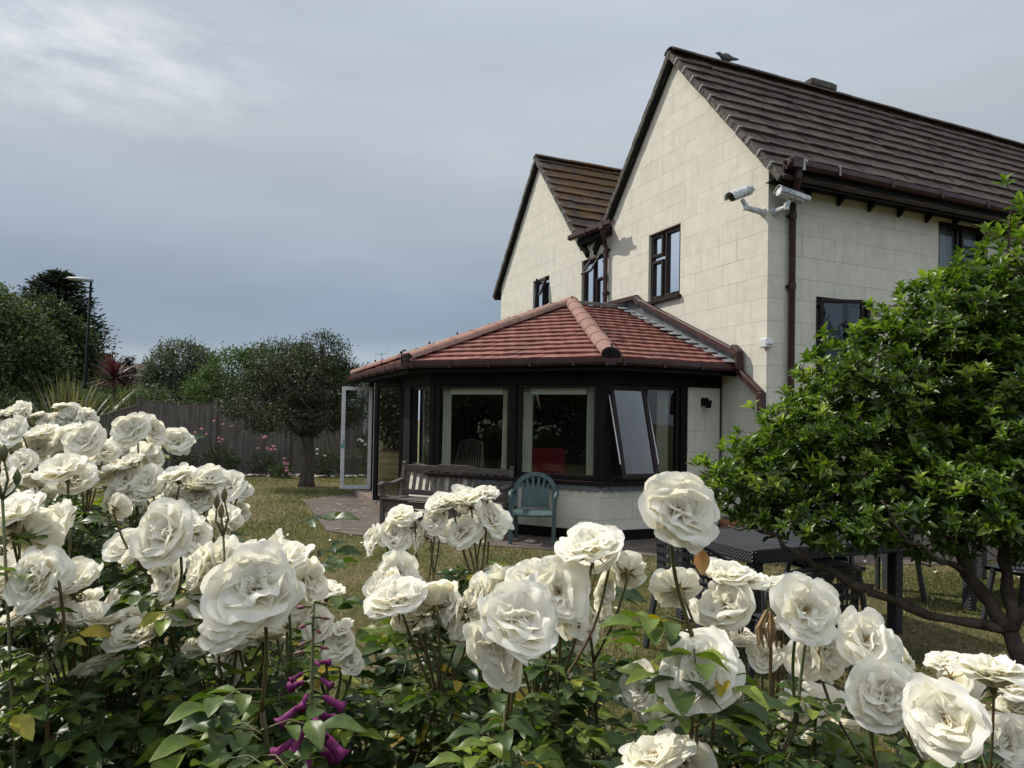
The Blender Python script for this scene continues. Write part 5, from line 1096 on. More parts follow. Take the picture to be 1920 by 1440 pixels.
strap('red_palm', 'dark red spiky cordyline palm head above the flax', 'palm', (-13.1, 23.0, 0), 260, .95, .022, M_redl, rng, 2.75, 1, .15)

# border plants along the fence
M_pink = mat('pink_petals', (.62, .22, .30), .7, .2, col2=(.75, .42, .48), scale=3, transl=.2); M_whitef = mat('white_petals_far', (.72, .72, .64), .7, .2, transl=.25)
def blob_flower(mb, c, r, rng, k=9):
    for i in range(k):
        d = Vector(sph(1, rng)[0]); d.z = abs(d.z)*.7+.1; d.y = -abs(d.y)*.8; d.normalize(); s_ = d.cross(Vector(sph(1, rng)[0])).normalized(); u = d.cross(s_); q = c+d*r*.55
        mb.add([q-s_*r*.55, q-u*r*.4+d*r*.2, q+s_*r*.55, q+u*r*.5+d*r*.1], [(0, 1, 2, 3)])
def border_rose(x, y, h, w_, label, fls, fm, fr, n=420, lm_=None):
    t = empty('border_rose', (x, y, 0), label, 'rose bush', 'rose bushes in the fence border'); P, D = crown_pts([(0, 0, h*.45, w_, w_*.6, h*.42), (w_*.3, 0, h*.3, w_*.7, w_*.5, h*.3)], n, rng, shell=.3)
    m_ = len(P); P = np.repeat(P, 6, 0)+rng.normal(size=(m_*6, 3))*.05; V, F = scatter(T_small[0], T_small[1], P, sph(m_*6, rng)+[0, 0, .3], .05*rng.uniform(.7, 1.3, m_*6), rng); npmesh('foliage', V, F, lm_ or M_l2, t, rnd=np.repeat(rng.random(m_*6), len(T_small[1])))
    mb = MB(); 
    for i in range(7): a = rng.random()*6.28; mb.tube([(0, 0, 0), (math.cos(a)*w_*.4, math.sin(a)*w_*.2, h*.5), (math.cos(a)*w_*.7, math.sin(a)*w_*.3, h*.9)], [.012, .009, .005], 5)
    for fx, fz in fls: mb.tube([(fx*.5, -.02, h*.35), (fx*.8, -.06, fz*.7), (fx, -.12, fz)], [.008, .006, .004], 5)
    mb.build('stems', M_l2b, t)
    for fx, fz in fls: m3 = MB(); blob_flower(m3, Vector((fx+rng.normal()*.02, -.15, fz)), fr*rng.uniform(.8, 1.2), rng, 12); m3.build('bloom', fm, t, norm=False)
M_l2b = mat('green_stem', (.045, .06, .02), .7, .3, col2=(.07, .05, .025), scale=8)
border_rose(-8.6, 18.2, 1.15, .45, 'dark rose bush by the fence with few pink flowers, left end', [(.1, 1.0), (-.2, .7)], M_pink, .05)
border_rose(-7.6, 18.3, .9, .5, 'sprawling pink climbing rose on the fence between two posts', [(-.45, 1.2), (-.28, 1.08), (-.62, 1.12), (-.1, 1.42), (.12, 1.34), (.28, 1.3), (.0, .88), (-.02, .98), (.08, .94), (-.6, 1.06)], M_pink, .05)
border_rose(-6.6, 18.6, .7, .4, 'low pink rose beside the fence, right of the climbing one', [(.15, .72), (.25, .68), (.36, .70), (.28, .78), (-.05, .72), (.05, 1.0), (.1, 1.02)], M_pink, .055, 260)
border_rose(-5.9, 17.9, .42, .28, 'small bright green plant with a spire of pink flowers at the lawn edge', [(.18, .5), (.17, .4), (.2, .36), (.24, .28), (.22, .2), (.27, .12)], M_pink, .055, 180, M_l6)
border_rose(-5.0, 18.6, .85, .55, 'white rose bush left of the lawn tree trunk', [(-.4, .75), (-.3, .8), (-.1, .6), (-.12, .72), (-.25, .5), (.1, .55)], M_whitef, .06)
border_rose(-3.6, 18.8, 1.05, .8, 'white rose bush full of flowers right of the lawn tree trunk', [(-.45, .98), (-.3, .85), (-.18, 1.0), (-.05, .95), (.05, .8), (.15, .92), (.1, 1.05), (.25, .78), (.35, .7), (.45, .6), (.52, .5), (.3, .95), (-.35, .95), (.2, .84)], M_whitef, .065, 700)
border_rose(-2.3, 18.9, 1.0, .6, 'dark leafy bush with dull red flowers seen through the open glass door', [(-.2, .9), (0, .8), (.1, 1.0)], mat('dull_red_petals', (.2, .03, .04), .8), .05)

# ================================================================ LARGE GLOSSY SHRUB ON THE RIGHT
rng = np.random.default_rng(77)
M_gl = leafmat('glossy_shrub_leaves', [(0, (.030, .055, .010)), (.35, (.065, .115, .016)), (.66, (.17, .23, .032)), (1, (.31, .37, .065))], .32, .36, (1.4, 1.7, .7))
T_l = leaf_t(5, .40, .35, .22, 1, 1.12)
tb = Vector((2.62, 3.25, 0)); shrub_t = empty('glossy_shrub', tb, 'large glossy evergreen shrub leaning over the garden tables from the right', 'shrub')
hubs = {}
# main boughs (world coords)
fork1 = Vector((2.47, 3.45, .60)); fork2 = Vector((2.33, 3.55, .86)); fork3 = Vector((2.25, 3.6, 1.05))
boughs = [
 ([tb, Vector((2.56, 3.36, .35)), fork1], [.075, .065, .058]),
 ([fork1, Vector((2.12, 3.55, .66)), Vector((1.86, 3.6, .745)), Vector((1.80, 3.62, .77)), Vector((1.6, 3.68, .87)), Vector((1.42, 3.75, 1.0)), Vector((1.2, 3.85, 1.04))], [.046, .038, .034, .036, .024, .018, .008]),
 ([fork1, fork2, fork3, Vector((2.05, 3.8, 1.4)), Vector((1.95, 3.95, 1.7))], [.05, .042, .034, .024, .014]),
 ([fork1, Vector((2.55, 3.6, .95)), Vector((2.65, 3.75, 1.5)), Vector((2.8, 3.95, 2.3)), Vector((2.86, 4.0, 2.9))], [.045, .038, .03, .018, .006]),
 ([fork2, Vector((2.4, 3.8, 1.2)), Vector((2.35, 4.0, 1.8)), Vector((2.45, 4.1, 2.25))], [.035, .028, .02, .01]),
 ([fork1, Vector((2.75, 3.6, .85)), Vector((3.2, 3.7, 1.3)), Vector((3.4, 3.8, 1.9))], [.045, .035, .025, .015]),
 ([fork3, Vector((1.9, 3.8, 1.2)), Vector((1.6, 3.95, 1.35)), Vector((1.35, 4.05, 1.45))], [.026, .02, .014, .008]),
 ([Vector((1.42, 3.75, 1.0)), Vector((1.3, 3.95, 1.12)), Vector((1.2, 4.1, 1.22))], [.014, .01, .006]),
 ([fork2, Vector((2.1, 3.4, .95)), Vector((1.85, 3.35, 1.1)), Vector((1.75, 3.3, 1.25))], [.024, .018, .012, .007]),
 ([Vector((2.6, 3.18, 0)), Vector((2.35, 3.2, .33)), Vector((2.27, 3.22, .36))], [.035, .028, .022]),
]
nodes = []
mb = MB()
for pts, rad in boughs:
    pts = [Vector(p) for p in pts]; q = []; rr = []
    for i in range(len(pts)-1):
        for k in range(4): f = k/4; q.append(pts[i].lerp(pts[i+1], f)+Vector(rng.normal(size=3)*.010)); rr.append(rad[i]+(rad[i+1]-rad[i])*f)
    q.append(pts[-1]); rr.append(rad[-1]); mb.tube([p-tb for p in q], [r*.68*(1+.11*rng.normal()) for r in rr], 9); nodes += list(zip(q[4:], rr[4:]))
# crown volume
ell = np.array([(1.80, 4.1, 1.5, .48, .5, .34), (2.15, 4.1, 1.82, .46, .5, .42), (2.5, 4.1, 2.12, .42, .5, .42), (2.85, 4.1, 2.3, .42, .5, .42), (1.45, 4.05, 1.28, .34, .4, .28), (2.15, 4.1, 1.4, .6, .55, .36), (2.6, 4.05, 1.7, .6, .55, .5), (2.9, 4.0, 1.5, .7, .6, .6), (2.2, 3.7, 1.2, .55, .45, .28), (1.75, 3.8, 1.1, .45, .4, .17), (2.9, 3.5, 1.3, .55, .4, .45), (2.35, 3.45, 1.25, .35, .3, .22), (3.3, 4.1, 1.9, .55, .6, .75)])
nW = 4600
vol = (ell[:, 3]*ell[:, 4]*ell[:, 5])**.8; wi = rng.choice(len(ell), nW, p=vol/vol.sum()); d = sph(nW, rng); r = 1-.62*rng.random(nW)**1.5; r *= 1+rng.normal(size=nW)*.05
tips = ell[wi, :3]+d*ell[wi, 3:]*r[:, None]
out = d.copy()
ex = np.array([[2.86+rng.normal()*.045, 4+rng.normal()*.05, 2.5+.55*f] for f in np.linspace(0, 1, 26)]+[[1.13+rng.random()*.3, 4.1+rng.normal()*.15, 1.24+rng.random()*.16] for _ in range(24)]+[[1.45+.35*rng.random(), 4.1, 1.6+.1*rng.random()] for _ in range(10)])
tips = np.concatenate([tips, ex]); out = np.concatenate([out, np.tile([-.2, -.2, 1], (len(ex), 1))])
# keep it off the camera-side table branch area
keep = tips[:, 2] > .93
tips = tips[keep]; out = out[keep]
# leave airy gaps
g = vnoise(tips[:, 0]*1+tips[:, 1]*.5+30, tips[:, 2]+30, .16, 31)*.5+vnoise(tips[:, 0]+30, tips[:, 2]*1.2+30, .38, 32)*.5
keep = (g > .27) | (rng.random(len(tips)) < .25); tips = tips[keep]; out = out[keep]
# twigs: connect each tip to nearest existing node lower/inward, two passes
NP_ = np.array([tuple(p) for p, r_ in nodes]); order = np.argsort(np.min(np.linalg.norm(tips[:, None]-NP_[None], axis=2), axis=1)); tree_p = [tuple(p) for p in NP_]
acc = list(tree_p)
accA = np.array(acc)
for i in order:
    tp = tips[i]; A_ = accA if len(accA) < 1e9 else accA
    dv = A_-tp; dist = np.linalg.norm(dv, axis=1)+.6*np.maximum(0, dv[:, 2]); j = int(np.argmin(dist)); s0 = A_[j]
    if dist[j] > .02:
        md = s0*.5+tp*.5+rng.normal(size=3)*.02*np.array([1, 1, .5])-np.array([0, 0, .02]); L0 = np.linalg.norm(tp-s0); rr = .0022+.012*min(L0, .5)
        mb.tube([Vector(s0)-tb, Vector(md)-tb, Vector(tp)-tb], [rr, rr*.8, .0022], 4, caps=False)
        accA = np.vstack([accA, md, s0*.25+tp*.75] if L0 > .12 else [accA, md])
mb.build('branches', mat('shrub_bark', (.040, .030, .023), .95, .1, col2=(.085, .068, .052), scale=14, bump=1.0, bscale=45), shrub_t, smooth=True)
P = []; A = []; Sz = []; U = []; rn = []
for i in range(len(tips)):
    tp = tips[i]; ax = out[i]*.7+np.array([0, 0, .75])+rng.normal(size=3)*.25; ax /= np.linalg.norm(ax); k = rng.integers(7, 12); a0 = rng.random()*6.28; s_ = rng.uniform(.8, 1.2)
    x = np.cross(ax, [0, 0, 1.]) if abs(ax[2]) < .95 else np.array([1., 0, 0]); x /= np.linalg.norm(x); y = np.cross(ax, x); young = rng.random() < .3; tint = rng.random()*.35+.25*(tp[2] > 1.25)*rng.random()
    for j in range(k):
        a = a0+j*2.4; f = j/k; op = .35+.75*(1-f)+rng.normal()*.08; dd = ax*math.cos(op)+(x*math.cos(a)+y*math.sin(a))*math.sin(op)
        P.append(tp-ax*.035*(1-f)-ax*.012); A.append(dd); U.append(ax+rng.normal(size=3)*.12); Sz.append(s_*(.071+.012*rng.normal())*(1-.35*f)); rn.append(min(1, max(0, tint+.38*f*(1 if young else .35)+rng.normal()*.09)))
V, F = scatter(T_l[0], T_l[1], np.array(P)-np.array(tb), A, Sz, rng, up=np.array(U))
npmesh('foliage', V, F, M_gl, shrub_t, rnd=np.repeat(rn, len(T_l[1])))

# ================================================================ ROSES
BL=[(0,-2.363,3.3,1.6,0.0857,-0.21,-0.46,0.86,'u'),(0,-2.313,3.3,1.606,0.0807,-0.04,-0.79,0.61,'f'),(0,-2.408,3.3,1.59,0.0655,-0.16,-0.35,0.92,'u'),(0,-2.091,3.3,1.605,0.0756,0.18,-0.92,0.35,'f'),(0,-2.127,3.3,1.62,0.0605,-0.24,-0.04,0.97,'u'),(0,-2.068,3.3,1.601,0.0555,-0.38,-0.87,0.32,'f'),(0,-2.237,3.3,1.58,0.0555,-0.2,-0.38,0.9,'u'),(0,-2.203,3.3,1.555,0.0706,-0.01,-0.9,0.43,'f'),(0,-2.149,3.3,1.587,0.0555,-0.05,-0.22,0.97,'u'),(0,-2.14,3.3,1.544,0.0605,-0.13,-0.9,0.42,'f'),(0,-2,3.3,1.579,0.0756,0.75,-0.47,0.46,'r'),(0,-2.04,3.3,1.576,0.0605,-0.13,-0.91,0.39,'f'),(0,-2.072,3.3,1.555,0.0655,-0.22,-0.87,0.44,'f'),(0,-2.387,3.3,1.545,0.0756,-0.24,-0.1,0.97,'u'),(0,-2.286,3.3,1.556,0.0655,-0.44,-0.27,0.86,'u'),(0,-2.115,3.3,1.567,0.0555,-0.11,-0.97,0.21,'f'),(0,-2.019,3.3,1.551,0.0605,-0.11,-0.28,0.95,'u'),(1,-1.348,1.891,1.54,0.078,-0.34,-0.86,0.38,'f'),(1,-1.325,1.964,1.539,0.078,-0.12,-0.33,0.94,'u'),(1,-1.52,2.127,1.493,0.078,-0.01,0.08,1,'u'),(1,-1.064,1.75,1.529,0.0963,0.04,-0.87,0.49,'f'),(1,-1.264,1.964,1.513,0.078,-0.92,-0.25,0.31,'l'),(1,-1.368,2.042,1.485,0.078,-0.07,-0.82,0.57,'f'),(1,-1.508,2.3,1.522,0.0703,-0.14,-0.29,0.94,'u'),(1,-1.447,2.3,1.541,0.0633,-0.07,-0.36,0.93,'u'),(1,-1.33,2.269,1.474,0.078,-0.27,-0.93,0.26,'f'),(2,-0.95,1.75,1.559,0.0909,0.06,-0.93,0.35,'f'),(2,-1.046,2.042,1.548,0.078,0.86,-0.43,0.3,'r'),(2,-1.306,2.3,1.51,0.0527,-0.34,-0.23,0.91,'u'),(2,-1.016,1.964,1.49,0.078,0.05,-0.37,-0.93,'d'),(2,-1.264,2.3,1.475,0.0492,-0.14,-0.83,0.54,'f'),(0,-1.359,2.553,1.56,0.078,-0.26,-0.51,0.82,'u'),(1,-1.219,1.75,1.47,0.0642,-0.17,-0.87,0.46,'f'),(1,-0.835,1.3,1.493,0.0953,-0.17,-0.41,0.9,'u'),(1,-1.184,1.75,1.428,0.0735,0.14,-0.46,-0.88,'d'),(1,-1.169,1.75,1.391,0.0642,0.35,-0.24,-0.91,'d'),(1,-1.04,1.75,1.441,0.0775,0.35,-0.28,-0.89,'d'),(1,-1.078,1.75,1.473,0.0668,0.05,-0.31,0.95,'u'),(2,-0.964,1.75,1.436,0.0735,-0.18,-0.88,0.44,'f'),(2,-0.991,1.75,1.458,0.0481,0.06,-0.31,0.95,'u'),(2,-0.904,1.75,1.43,0.0668,0.17,-0.88,0.45,'f'),(2,-0.952,1.75,1.475,0.0561,-0.15,-0.48,0.86,'u'),(2,-0.803,1.683,1.453,0.09,-0.11,-0.24,0.96,'u'),(2,-0.847,1.75,1.401,0.0561,-0.85,-0.34,0.4,'l'),(2,-0.78,1.75,1.389,0.0735,0.04,-0.8,0.6,'f'),(2,-0.777,1.75,1.419,0.0615,0.18,-0.19,0.96,'u'),(2,-0.817,1.75,1.428,0.0602,0.01,-0.91,0.41,'f'),(2,-0.703,1.75,1.421,0.0775,0.03,-0.71,0.71,'f'),(2,-0.672,1.75,1.41,0.0401,0.67,-0.5,0.56,'r'),(2,-0.952,1.75,1.386,0.0829,0.06,-0.82,0.58,'f'),(2,-0.755,1.35,1.417,0.0433,0.17,0.98,0.13,'b'),(2,-0.999,1.75,1.385,0.0508,-0.95,-0.2,0.23,'l'),(2,-0.923,1.75,1.399,0.0535,-0.14,-0.89,0.44,'f'),(1,-1.149,1.592,1.428,0.09,-0.23,-0.75,0.62,'f'),(3,-0.948,1.35,1.41,0.0773,-0,-0.48,0.88,'u'),(3,-0.774,1.071,1.441,0.09,-0.08,-0.42,0.91,'u'),(3,-0.748,1.091,1.41,0.09,-0.13,0.96,0.24,'b'),(3,-0.807,1.122,1.327,0.09,-0.25,-0.68,0.69,'f'),(3,-0.667,0.998,1.362,0.09,-0.42,-0.82,0.38,'f'),(3,-0.716,1.15,1.322,0.0747,0,-0.31,0.95,'u'),(3,-0.793,1.15,1.269,0.0703,0.19,-0.11,-0.97,'d'),(3,-0.755,1.15,1.287,0.0791,-0.13,-0.72,0.68,'f'),(2,-0.49,1,1.429,0.0932,-0.23,-0.86,0.46,'f'),(3,-0.716,1.35,1.332,0.0825,-0.84,-0.31,0.45,'l'),(2,-0.604,1.35,1.367,0.0681,0.79,-0.36,0.49,'r'),(2,-0.633,1.35,1.385,0.0825,0.23,-0.35,0.91,'u'),(4,-0.609,1.35,1.337,0.0567,-0.34,-0.78,0.52,'f'),(3,-0.556,1.15,1.329,0.0633,-0.38,-0.82,0.43,'f'),(3,-0.573,1.15,1.351,0.0439,0.08,-0.38,0.92,'u'),(4,-0.498,1.15,1.348,0.0747,-0.75,-0.58,0.33,'l'),(3,-0.684,1.15,1.262,0.072,0.16,-0.02,0.99,'u'),(3,-0.72,1.15,1.235,0.0527,-0.88,-0.3,0.36,'l'),(3,-0.613,1.15,1.237,0.0773,-0.1,-0.4,0.91,'u'),(3,-0.573,1.15,1.255,0.0369,-0.11,0.15,0.98,'u'),(3,-0.67,1.15,1.19,0.065,0.34,-0.16,-0.93,'d'),(4,-0.527,1.15,1.273,0.0562,0.07,-0.54,0.84,'u'),(4,-0.487,1.15,1.3,0.0615,0.03,-0.64,0.77,'u'),(4,-0.264,0.736,1.417,0.09,0.07,-0.94,0.34,'f'),(4,-0.346,1.071,1.383,0.09,-0.13,-0.32,0.94,'u'),(4,-0.427,1.071,1.293,0.09,-0.03,-0.92,0.4,'f'),(4,-0.435,1.111,1.239,0.09,0.12,-0.18,-0.98,'d'),(4,-0.327,1.15,1.333,0.0703,0.9,-0.4,0.18,'r'),(4,-0.514,1.35,1.336,0.0887,-0.2,-0.19,0.96,'u'),(4,-0.512,1.15,1.22,0.0404,-0.04,-0.61,-0.79,'d'),(4,-0.357,1.15,1.302,0.0791,0.81,-0.47,0.35,'r'),(4,-0.395,1.15,1.245,0.0615,0.2,-0.42,-0.89,'d'),(4,-0.39,1.5,1.225,0.0688,0.04,-0.08,1,'u'),(4,-0.311,1.15,1.258,0.0483,-0.15,-0.82,0.55,'f'),(4,-0.275,1.15,1.224,0.0457,-0.14,-0.74,0.66,'f'),(4,-0.27,1.15,1.254,0.0307,-0.17,-0.43,0.89,'u'),(4,-0.254,1.15,1.2,0.0351,-0.12,-0.92,0.36,'f'),(5,-0.246,1.5,1.349,0.0642,0.2,-0.82,0.54,'f'),(5,-0.288,1.5,1.337,0.0573,-0.86,-0.41,0.31,'l'),(5,-0.232,1.5,1.392,0.063,-0.11,-0.37,0.92,'u'),(5,-0.205,1.5,1.387,0.0298,-0.1,-0.27,0.96,'u'),(5,-0.189,1.5,1.345,0.0573,-0.93,-0.28,0.23,'l'),(5,-0.148,1.5,1.414,0.0596,-0.16,-0.32,0.93,'u'),(5,-0.159,1.5,1.38,0.0481,0.03,-0.94,0.35,'f'),(5,-0.088,1.5,1.427,0.0848,-0.2,-0.23,0.95,'u'),(5,-0.036,1.5,1.39,0.0825,0.66,-0.56,0.5,'r'),(5,-0.104,1.5,1.36,0.0894,-0.31,-0.76,0.57,'f'),(5,-0.052,1.5,1.438,0.0481,-0.18,-0.35,0.92,'u'),(5,-0.122,1.5,1.423,0.0527,0.04,-0.28,0.96,'u'),(5,-0.221,1.403,1.289,0.09,0.24,-0.91,0.33,'f'),(5,-0.273,1.5,1.244,0.0481,-0.82,-0.54,0.2,'l'),(5,-0.176,1.122,1.308,0.09,-0.18,-0.42,0.89,'u'),(5,-0.123,1.15,1.3,0.0703,-0.36,0.77,0.53,'b'),(5,-0.138,1.15,1.263,0.0404,0.33,-0.33,-0.89,'d'),(5,-0.21,1.5,1.23,0.0688,0.17,-0.2,0.96,'u'),(5,-0.088,1.15,1.287,0.0703,-0.9,-0.4,0.2,'l'),(5,-0.069,1.15,1.251,0.0527,-0.01,-0.5,-0.87,'d'),(5,-0.026,1.437,1.26,0.09,-0.19,-0.2,0.96,'u'),(5,-0.019,1.5,1.274,0.0527,-0.13,-0,0.99,'u'),(5,0.012,0.796,1.372,0.09,0.09,-0.68,0.73,'f'),(5,0.06,1.15,1.271,0.0808,0.02,-0.92,0.39,'f'),(5,0.067,0.95,1.369,0.09,-0.14,-0.92,0.36,'f'),(5,0.036,1.15,1.344,0.0703,-0.25,-0.47,0.85,'u'),(5,0.115,1.15,1.285,0.0703,0.83,-0.5,0.24,'r'),(5,-0.047,1.15,1.308,0.0615,-0.85,-0.46,0.26,'l'),(5,0.112,0.966,1.427,0.09,-0.1,-0.33,0.94,'u'),(5,0.171,1.15,1.38,0.0659,0.9,-0.33,0.28,'r'),(5,0.193,1.15,1.356,0.058,0,0.99,0.12,'b'),(5,0.154,1.15,1.323,0.0527,0.73,-0.69,-0.03,'r'),(5,0.156,1.15,1.284,0.0334,0.23,-0.45,-0.86,'d'),(6,0.176,0.736,1.507,0.09,0.12,-0.94,0.32,'h'),(6,0.275,1.15,1.329,0.065,-0.12,0.99,0.05,'b'),(6,0.357,1.15,1.35,0.065,-0.02,-0.25,0.97,'u'),(6,0.357,1.133,1.307,0.09,-0.76,-0.57,0.31,'l'),(6,0.393,1.15,1.346,0.0527,-0.18,-0.27,0.95,'u'),(6,0.45,1.15,1.332,0.0615,-0.14,-0.1,0.99,'u'),(6,0.403,0.95,1.35,0.09,0.02,-0.91,0.42,'f'),(6,0.452,1.15,1.278,0.0615,0.17,-0.1,-0.98,'d'),(7,0.494,0.966,1.306,0.09,-0.1,-0.86,0.5,'f'),(7,0.638,1.15,1.223,0.051,0.88,-0.18,0.44,'r'),(6,0.505,1.15,1.229,0.0738,-0.9,-0.13,0.41,'l'),(6,0.422,1.15,1.221,0.0527,-0.02,-0.87,0.5,'f'),(6,0.382,1.15,1.246,0.0404,-0.12,-0.16,0.98,'u'),(6,0.548,1.15,1.227,0.0439,0.26,-0.33,-0.91,'d'),(6,0.213,0.785,1.317,0.09,-0.13,-0.67,0.73,'f'),(6,0.221,1.15,1.165,0.065,-0.77,-0.45,0.46,'l'),(6,0.371,1.15,1.163,0.0369,0.94,-0.28,0.19,'r'),(6,0.234,1.15,1.131,0.0439,0.05,-0.49,-0.87,'d'),(6,0.471,1.091,1.166,0.09,-0.33,-0.09,0.94,'u'),(7,0.492,0.92,1.245,0.09,-0.03,-0.9,0.43,'f'),(7,0.664,1.15,1.177,0.0404,0.8,-0.49,0.34,'r'),(6,0.528,1.15,1.108,0.0773,0.25,-0.55,-0.8,'d'),(7,0.718,1.15,1.219,0.051,-0.14,-0.09,0.99,'u'),(7,0.689,0.998,1.249,0.09,-0.06,0.02,1,'u'),(7,0.741,1.15,1.183,0.0527,-0.68,-0.68,0.26,'l'),(7,0.499,0.796,1.268,0.09,-0.84,-0.36,0.4,'l'),(7,0.776,1.091,1.115,0.09,0.02,-0.89,0.46,'f'),(7,0.685,1.15,1.095,0.0615,-0.91,-0.35,0.24,'l'),(7,0.833,1.15,1.141,0.0527,-0.15,-0.22,0.96,'u'),(7,0.828,1.15,1.18,0.0703,-0.21,-0.31,0.93,'u'),(6,0.166,0.796,1.224,0.09,-0.16,-0.02,0.99,'u'),(5,0.106,1.15,1.173,0.0299,-0.07,-0.19,0.98,'u'),(6,0.272,1.15,1.107,0.0387,-0.81,-0.4,0.43,'l')]

def petal_mat():
    m = bpy.data.materials.new('rose_petals'); m.use_nodes = True; nt = m.node_tree; N = nt.nodes.new; L = nt.links.new; p = nt.nodes['Principled BSDF']; out = nt.nodes['Material Output']
    at = N('ShaderNodeAttribute'); at.attribute_name = 'rnd'; rp = N('ShaderNodeValToRGB'); L(at.outputs['Fac'], rp.inputs[0]); e = rp.color_ramp.elements
    e[0].color = (.84, .70, .38, 1); e[1].color = (.925, .912, .862, 1); e[1].position = 1; q = e.new(.22); q.color = (.88, .82, .62, 1); q = e.new(.5); q.color = (.915, .89, .79, 1)
    L(rp.outputs[0], p.inputs['Base Color']); p.inputs['Roughness'].default_value = .55; p.inputs['Specular IOR Level'].default_value = .25; p.inputs['Sheen Weight'].default_value = .15
    tc = N('ShaderNodeTexCoord'); n = N('ShaderNodeTexNoise'); n.inputs['Scale'].default_value = 3.2; n.inputs['Detail'].default_value = 5; n.inputs['Roughness'].default_value = .6; L(tc.outputs['Object'], n.inputs['Vector'])
    b = N('ShaderNodeBump'); b.inputs['Strength'].default_value = .07; b.inputs['Distance'].default_value = .04; L(n.outputs[0], b.inputs['Height']); L(b.outputs[0], p.inputs['Normal'])
    t = N('ShaderNodeBsdfTranslucent'); t.inputs[0].default_value = (.94, .90, .74, 1); L(b.outputs[0], t.inputs['Normal'])
    ms = N('ShaderNodeMixShader'); ms.inputs[0].default_value = .5; L(p.outputs[0], ms.inputs[1]); L(t.outputs[0], ms.inputs[2]); L(ms.outputs[0], out.inputs[0]); return m
M_petal = petal_mat()
M_stamen = mat('stamens', (.42, .24, .07), .8, .2, col2=(.55, .40, .16), scale=3)
M_sepal = mat('sepals', (.10, .13, .04), .6, .3, col2=(.20, .13, .05), scale=2, transl=.2)
M_stem = mat('rose_stem', (.055, .085, .022), .55, .4, col2=(.11, .065, .03), scale=9)
M_rleaf = leafmat('rose_leaves', [(0, (.025, .048, .014)), (.45, (.052, .088, .022)), (.78, (.11, .16, .028)), (.93, (.19, .24, .035)), (1, (.36, .26, .03))], .38, .26, (1.7, 2.0, .5))
def make_rose(seed, kind='open'):
    """unit-radius bloom, axis +Z; returns vertices, faces, shade value per face"""
    r = np.random.default_rng(seed); V = []; F = []; R_ = []
    if kind == 'open': rings = [(6, 1.0, 96, 22, 1.22, .05), (6, .93, 80, 10, 1.12, .07), (5, .80, 62, 0, 1.05, .12), (5, .64, 44, -10, .92, .2), (4, .50, 26, -18, .8, .3), (4, .36, 12, -18, .62, .4)]
    elif kind == 'flat': rings = [(5, 1.02, 104, 44, 1.35, .03), (5, .95, 88, 26, 1.25, .05), (5, .80, 70, 10, 1.05, .08), (4, .60, 48, -6, .9, .16), (4, .42, 28, -14, .7, .26)]
    elif kind == 'full': rings = [(6, .98, 104, 12, 1.15, .07), (6, .94, 86, 2, 1.08, .1), (6, .86, 68, -8, .98, .14), (5, .76, 50, -16, .9, .2), (5, .62, 34, -22, .8, .28), (4, .48, 20, -24, .7, .36), (4, .34, 8, -20, .55, .45)]
    else: rings = [(5, .95, 44, -10, .95, .4), (5, .9, 30, -20, .9, .5), (4, .8, 18, -22, .8, .6), (4, .7, 8, -16, .6, .7)]   # cup / half-open
    nu, nv = 9, 8; a0 = 0
    for ri, (cnt, ln, aT, aB, wd, cup) in enumerate(rings):
        a0 += 2.4+r.random()*.5; tilt = r.uniform(-6, 6)
        for c in range(cnt):
            th = a0+2*math.pi*c/cnt+r.normal()*.10; l = ln*r.uniform(.76, 1.10); w_ = wd*r.uniform(.85, 1.12)*.62; at = R(aT+r.normal()*8+tilt); ab = R(aB+r.normal()*4)
            ph = r.uniform(0, 6.28, 4); ruf = .058*r.uniform(.5, 1.8); notch = r.uniform(0, .07); curl = r.uniform(-.2, .9); cp_ = cup*r.uniform(.7, 1.3); skew = r.normal()*.12; pinch = r.random() < .25
            o = len(V); rad = 0; hz = 0; px = .06; pz = 0
            prof = []
            for j in range(nv+1):
                v = j/nv; ang = ab+(at-ab)*(v**.75)+curl*max(0, v-.72)*1.8; prof.append((px, pz)); px += math.sin(ang)*l/nv; pz += math.cos(ang)*l/nv
            for j in range(nv+1):
                v = j/nv; hw = w_*(math.sin(min(1, v*1.18+.06)*math.pi*.5)**.8)*(1-max(0, v-.62)**2*2.9)
                rr, zz = prof[j]; rr2, zz2 = prof[min(j+1, nv)] if j < nv else (2*prof[j][0]-prof[j-1][0], 2*prof[j][1]-prof[j-1][1]); tx, tz = rr2-rr, zz2-zz; tl = math.hypot(tx, tz)+1e-6; nx, nz_ = -tz/tl, tx/tl   # normal toward axis/up
                for i in range(nu+1):
                    u = -1+2*i/nu; x = u*hw+skew*v*v*.4; edge = v**2.2
                    off = cp_*hw*u*u*.9 + ruf*(math.sin(u*5.1+ph[0])*edge+math.sin(u*8.3+ph[1]+v*3)*edge*.45+math.sin(v*6+ph[2])*.3*v+math.sin(u*13+ph[3])*edge*.13)
                    if pinch: off += .07*edge*math.exp(-(u*2.5)**2)
                    cut = -notch*math.exp(-(u*3)**2)*edge-.10*u*u*edge
                    a = rr+nx*off+tx/tl*cut*l; b = zz+nz_*off+tz/tl*cut*l
                    V.append((a*math.cos(th)-x*math.sin(th), a*math.sin(th)+x*math.cos(th), b))
            m = nu+1
            for j in range(nv):
                for i in range(nu): F.append((o+j*m+i, o+j*m+i+1, o+(j+1)*m+i+1, o+(j+1)*m+i)); R_.append(min(1, max(0, (j/nv)**.8*.85+.18+.06*(len(rings)-ri < 2)*-1)))
    V = np.array(V); zc = .30 if kind != 'cup' else .4; V[:, 2] -= zc
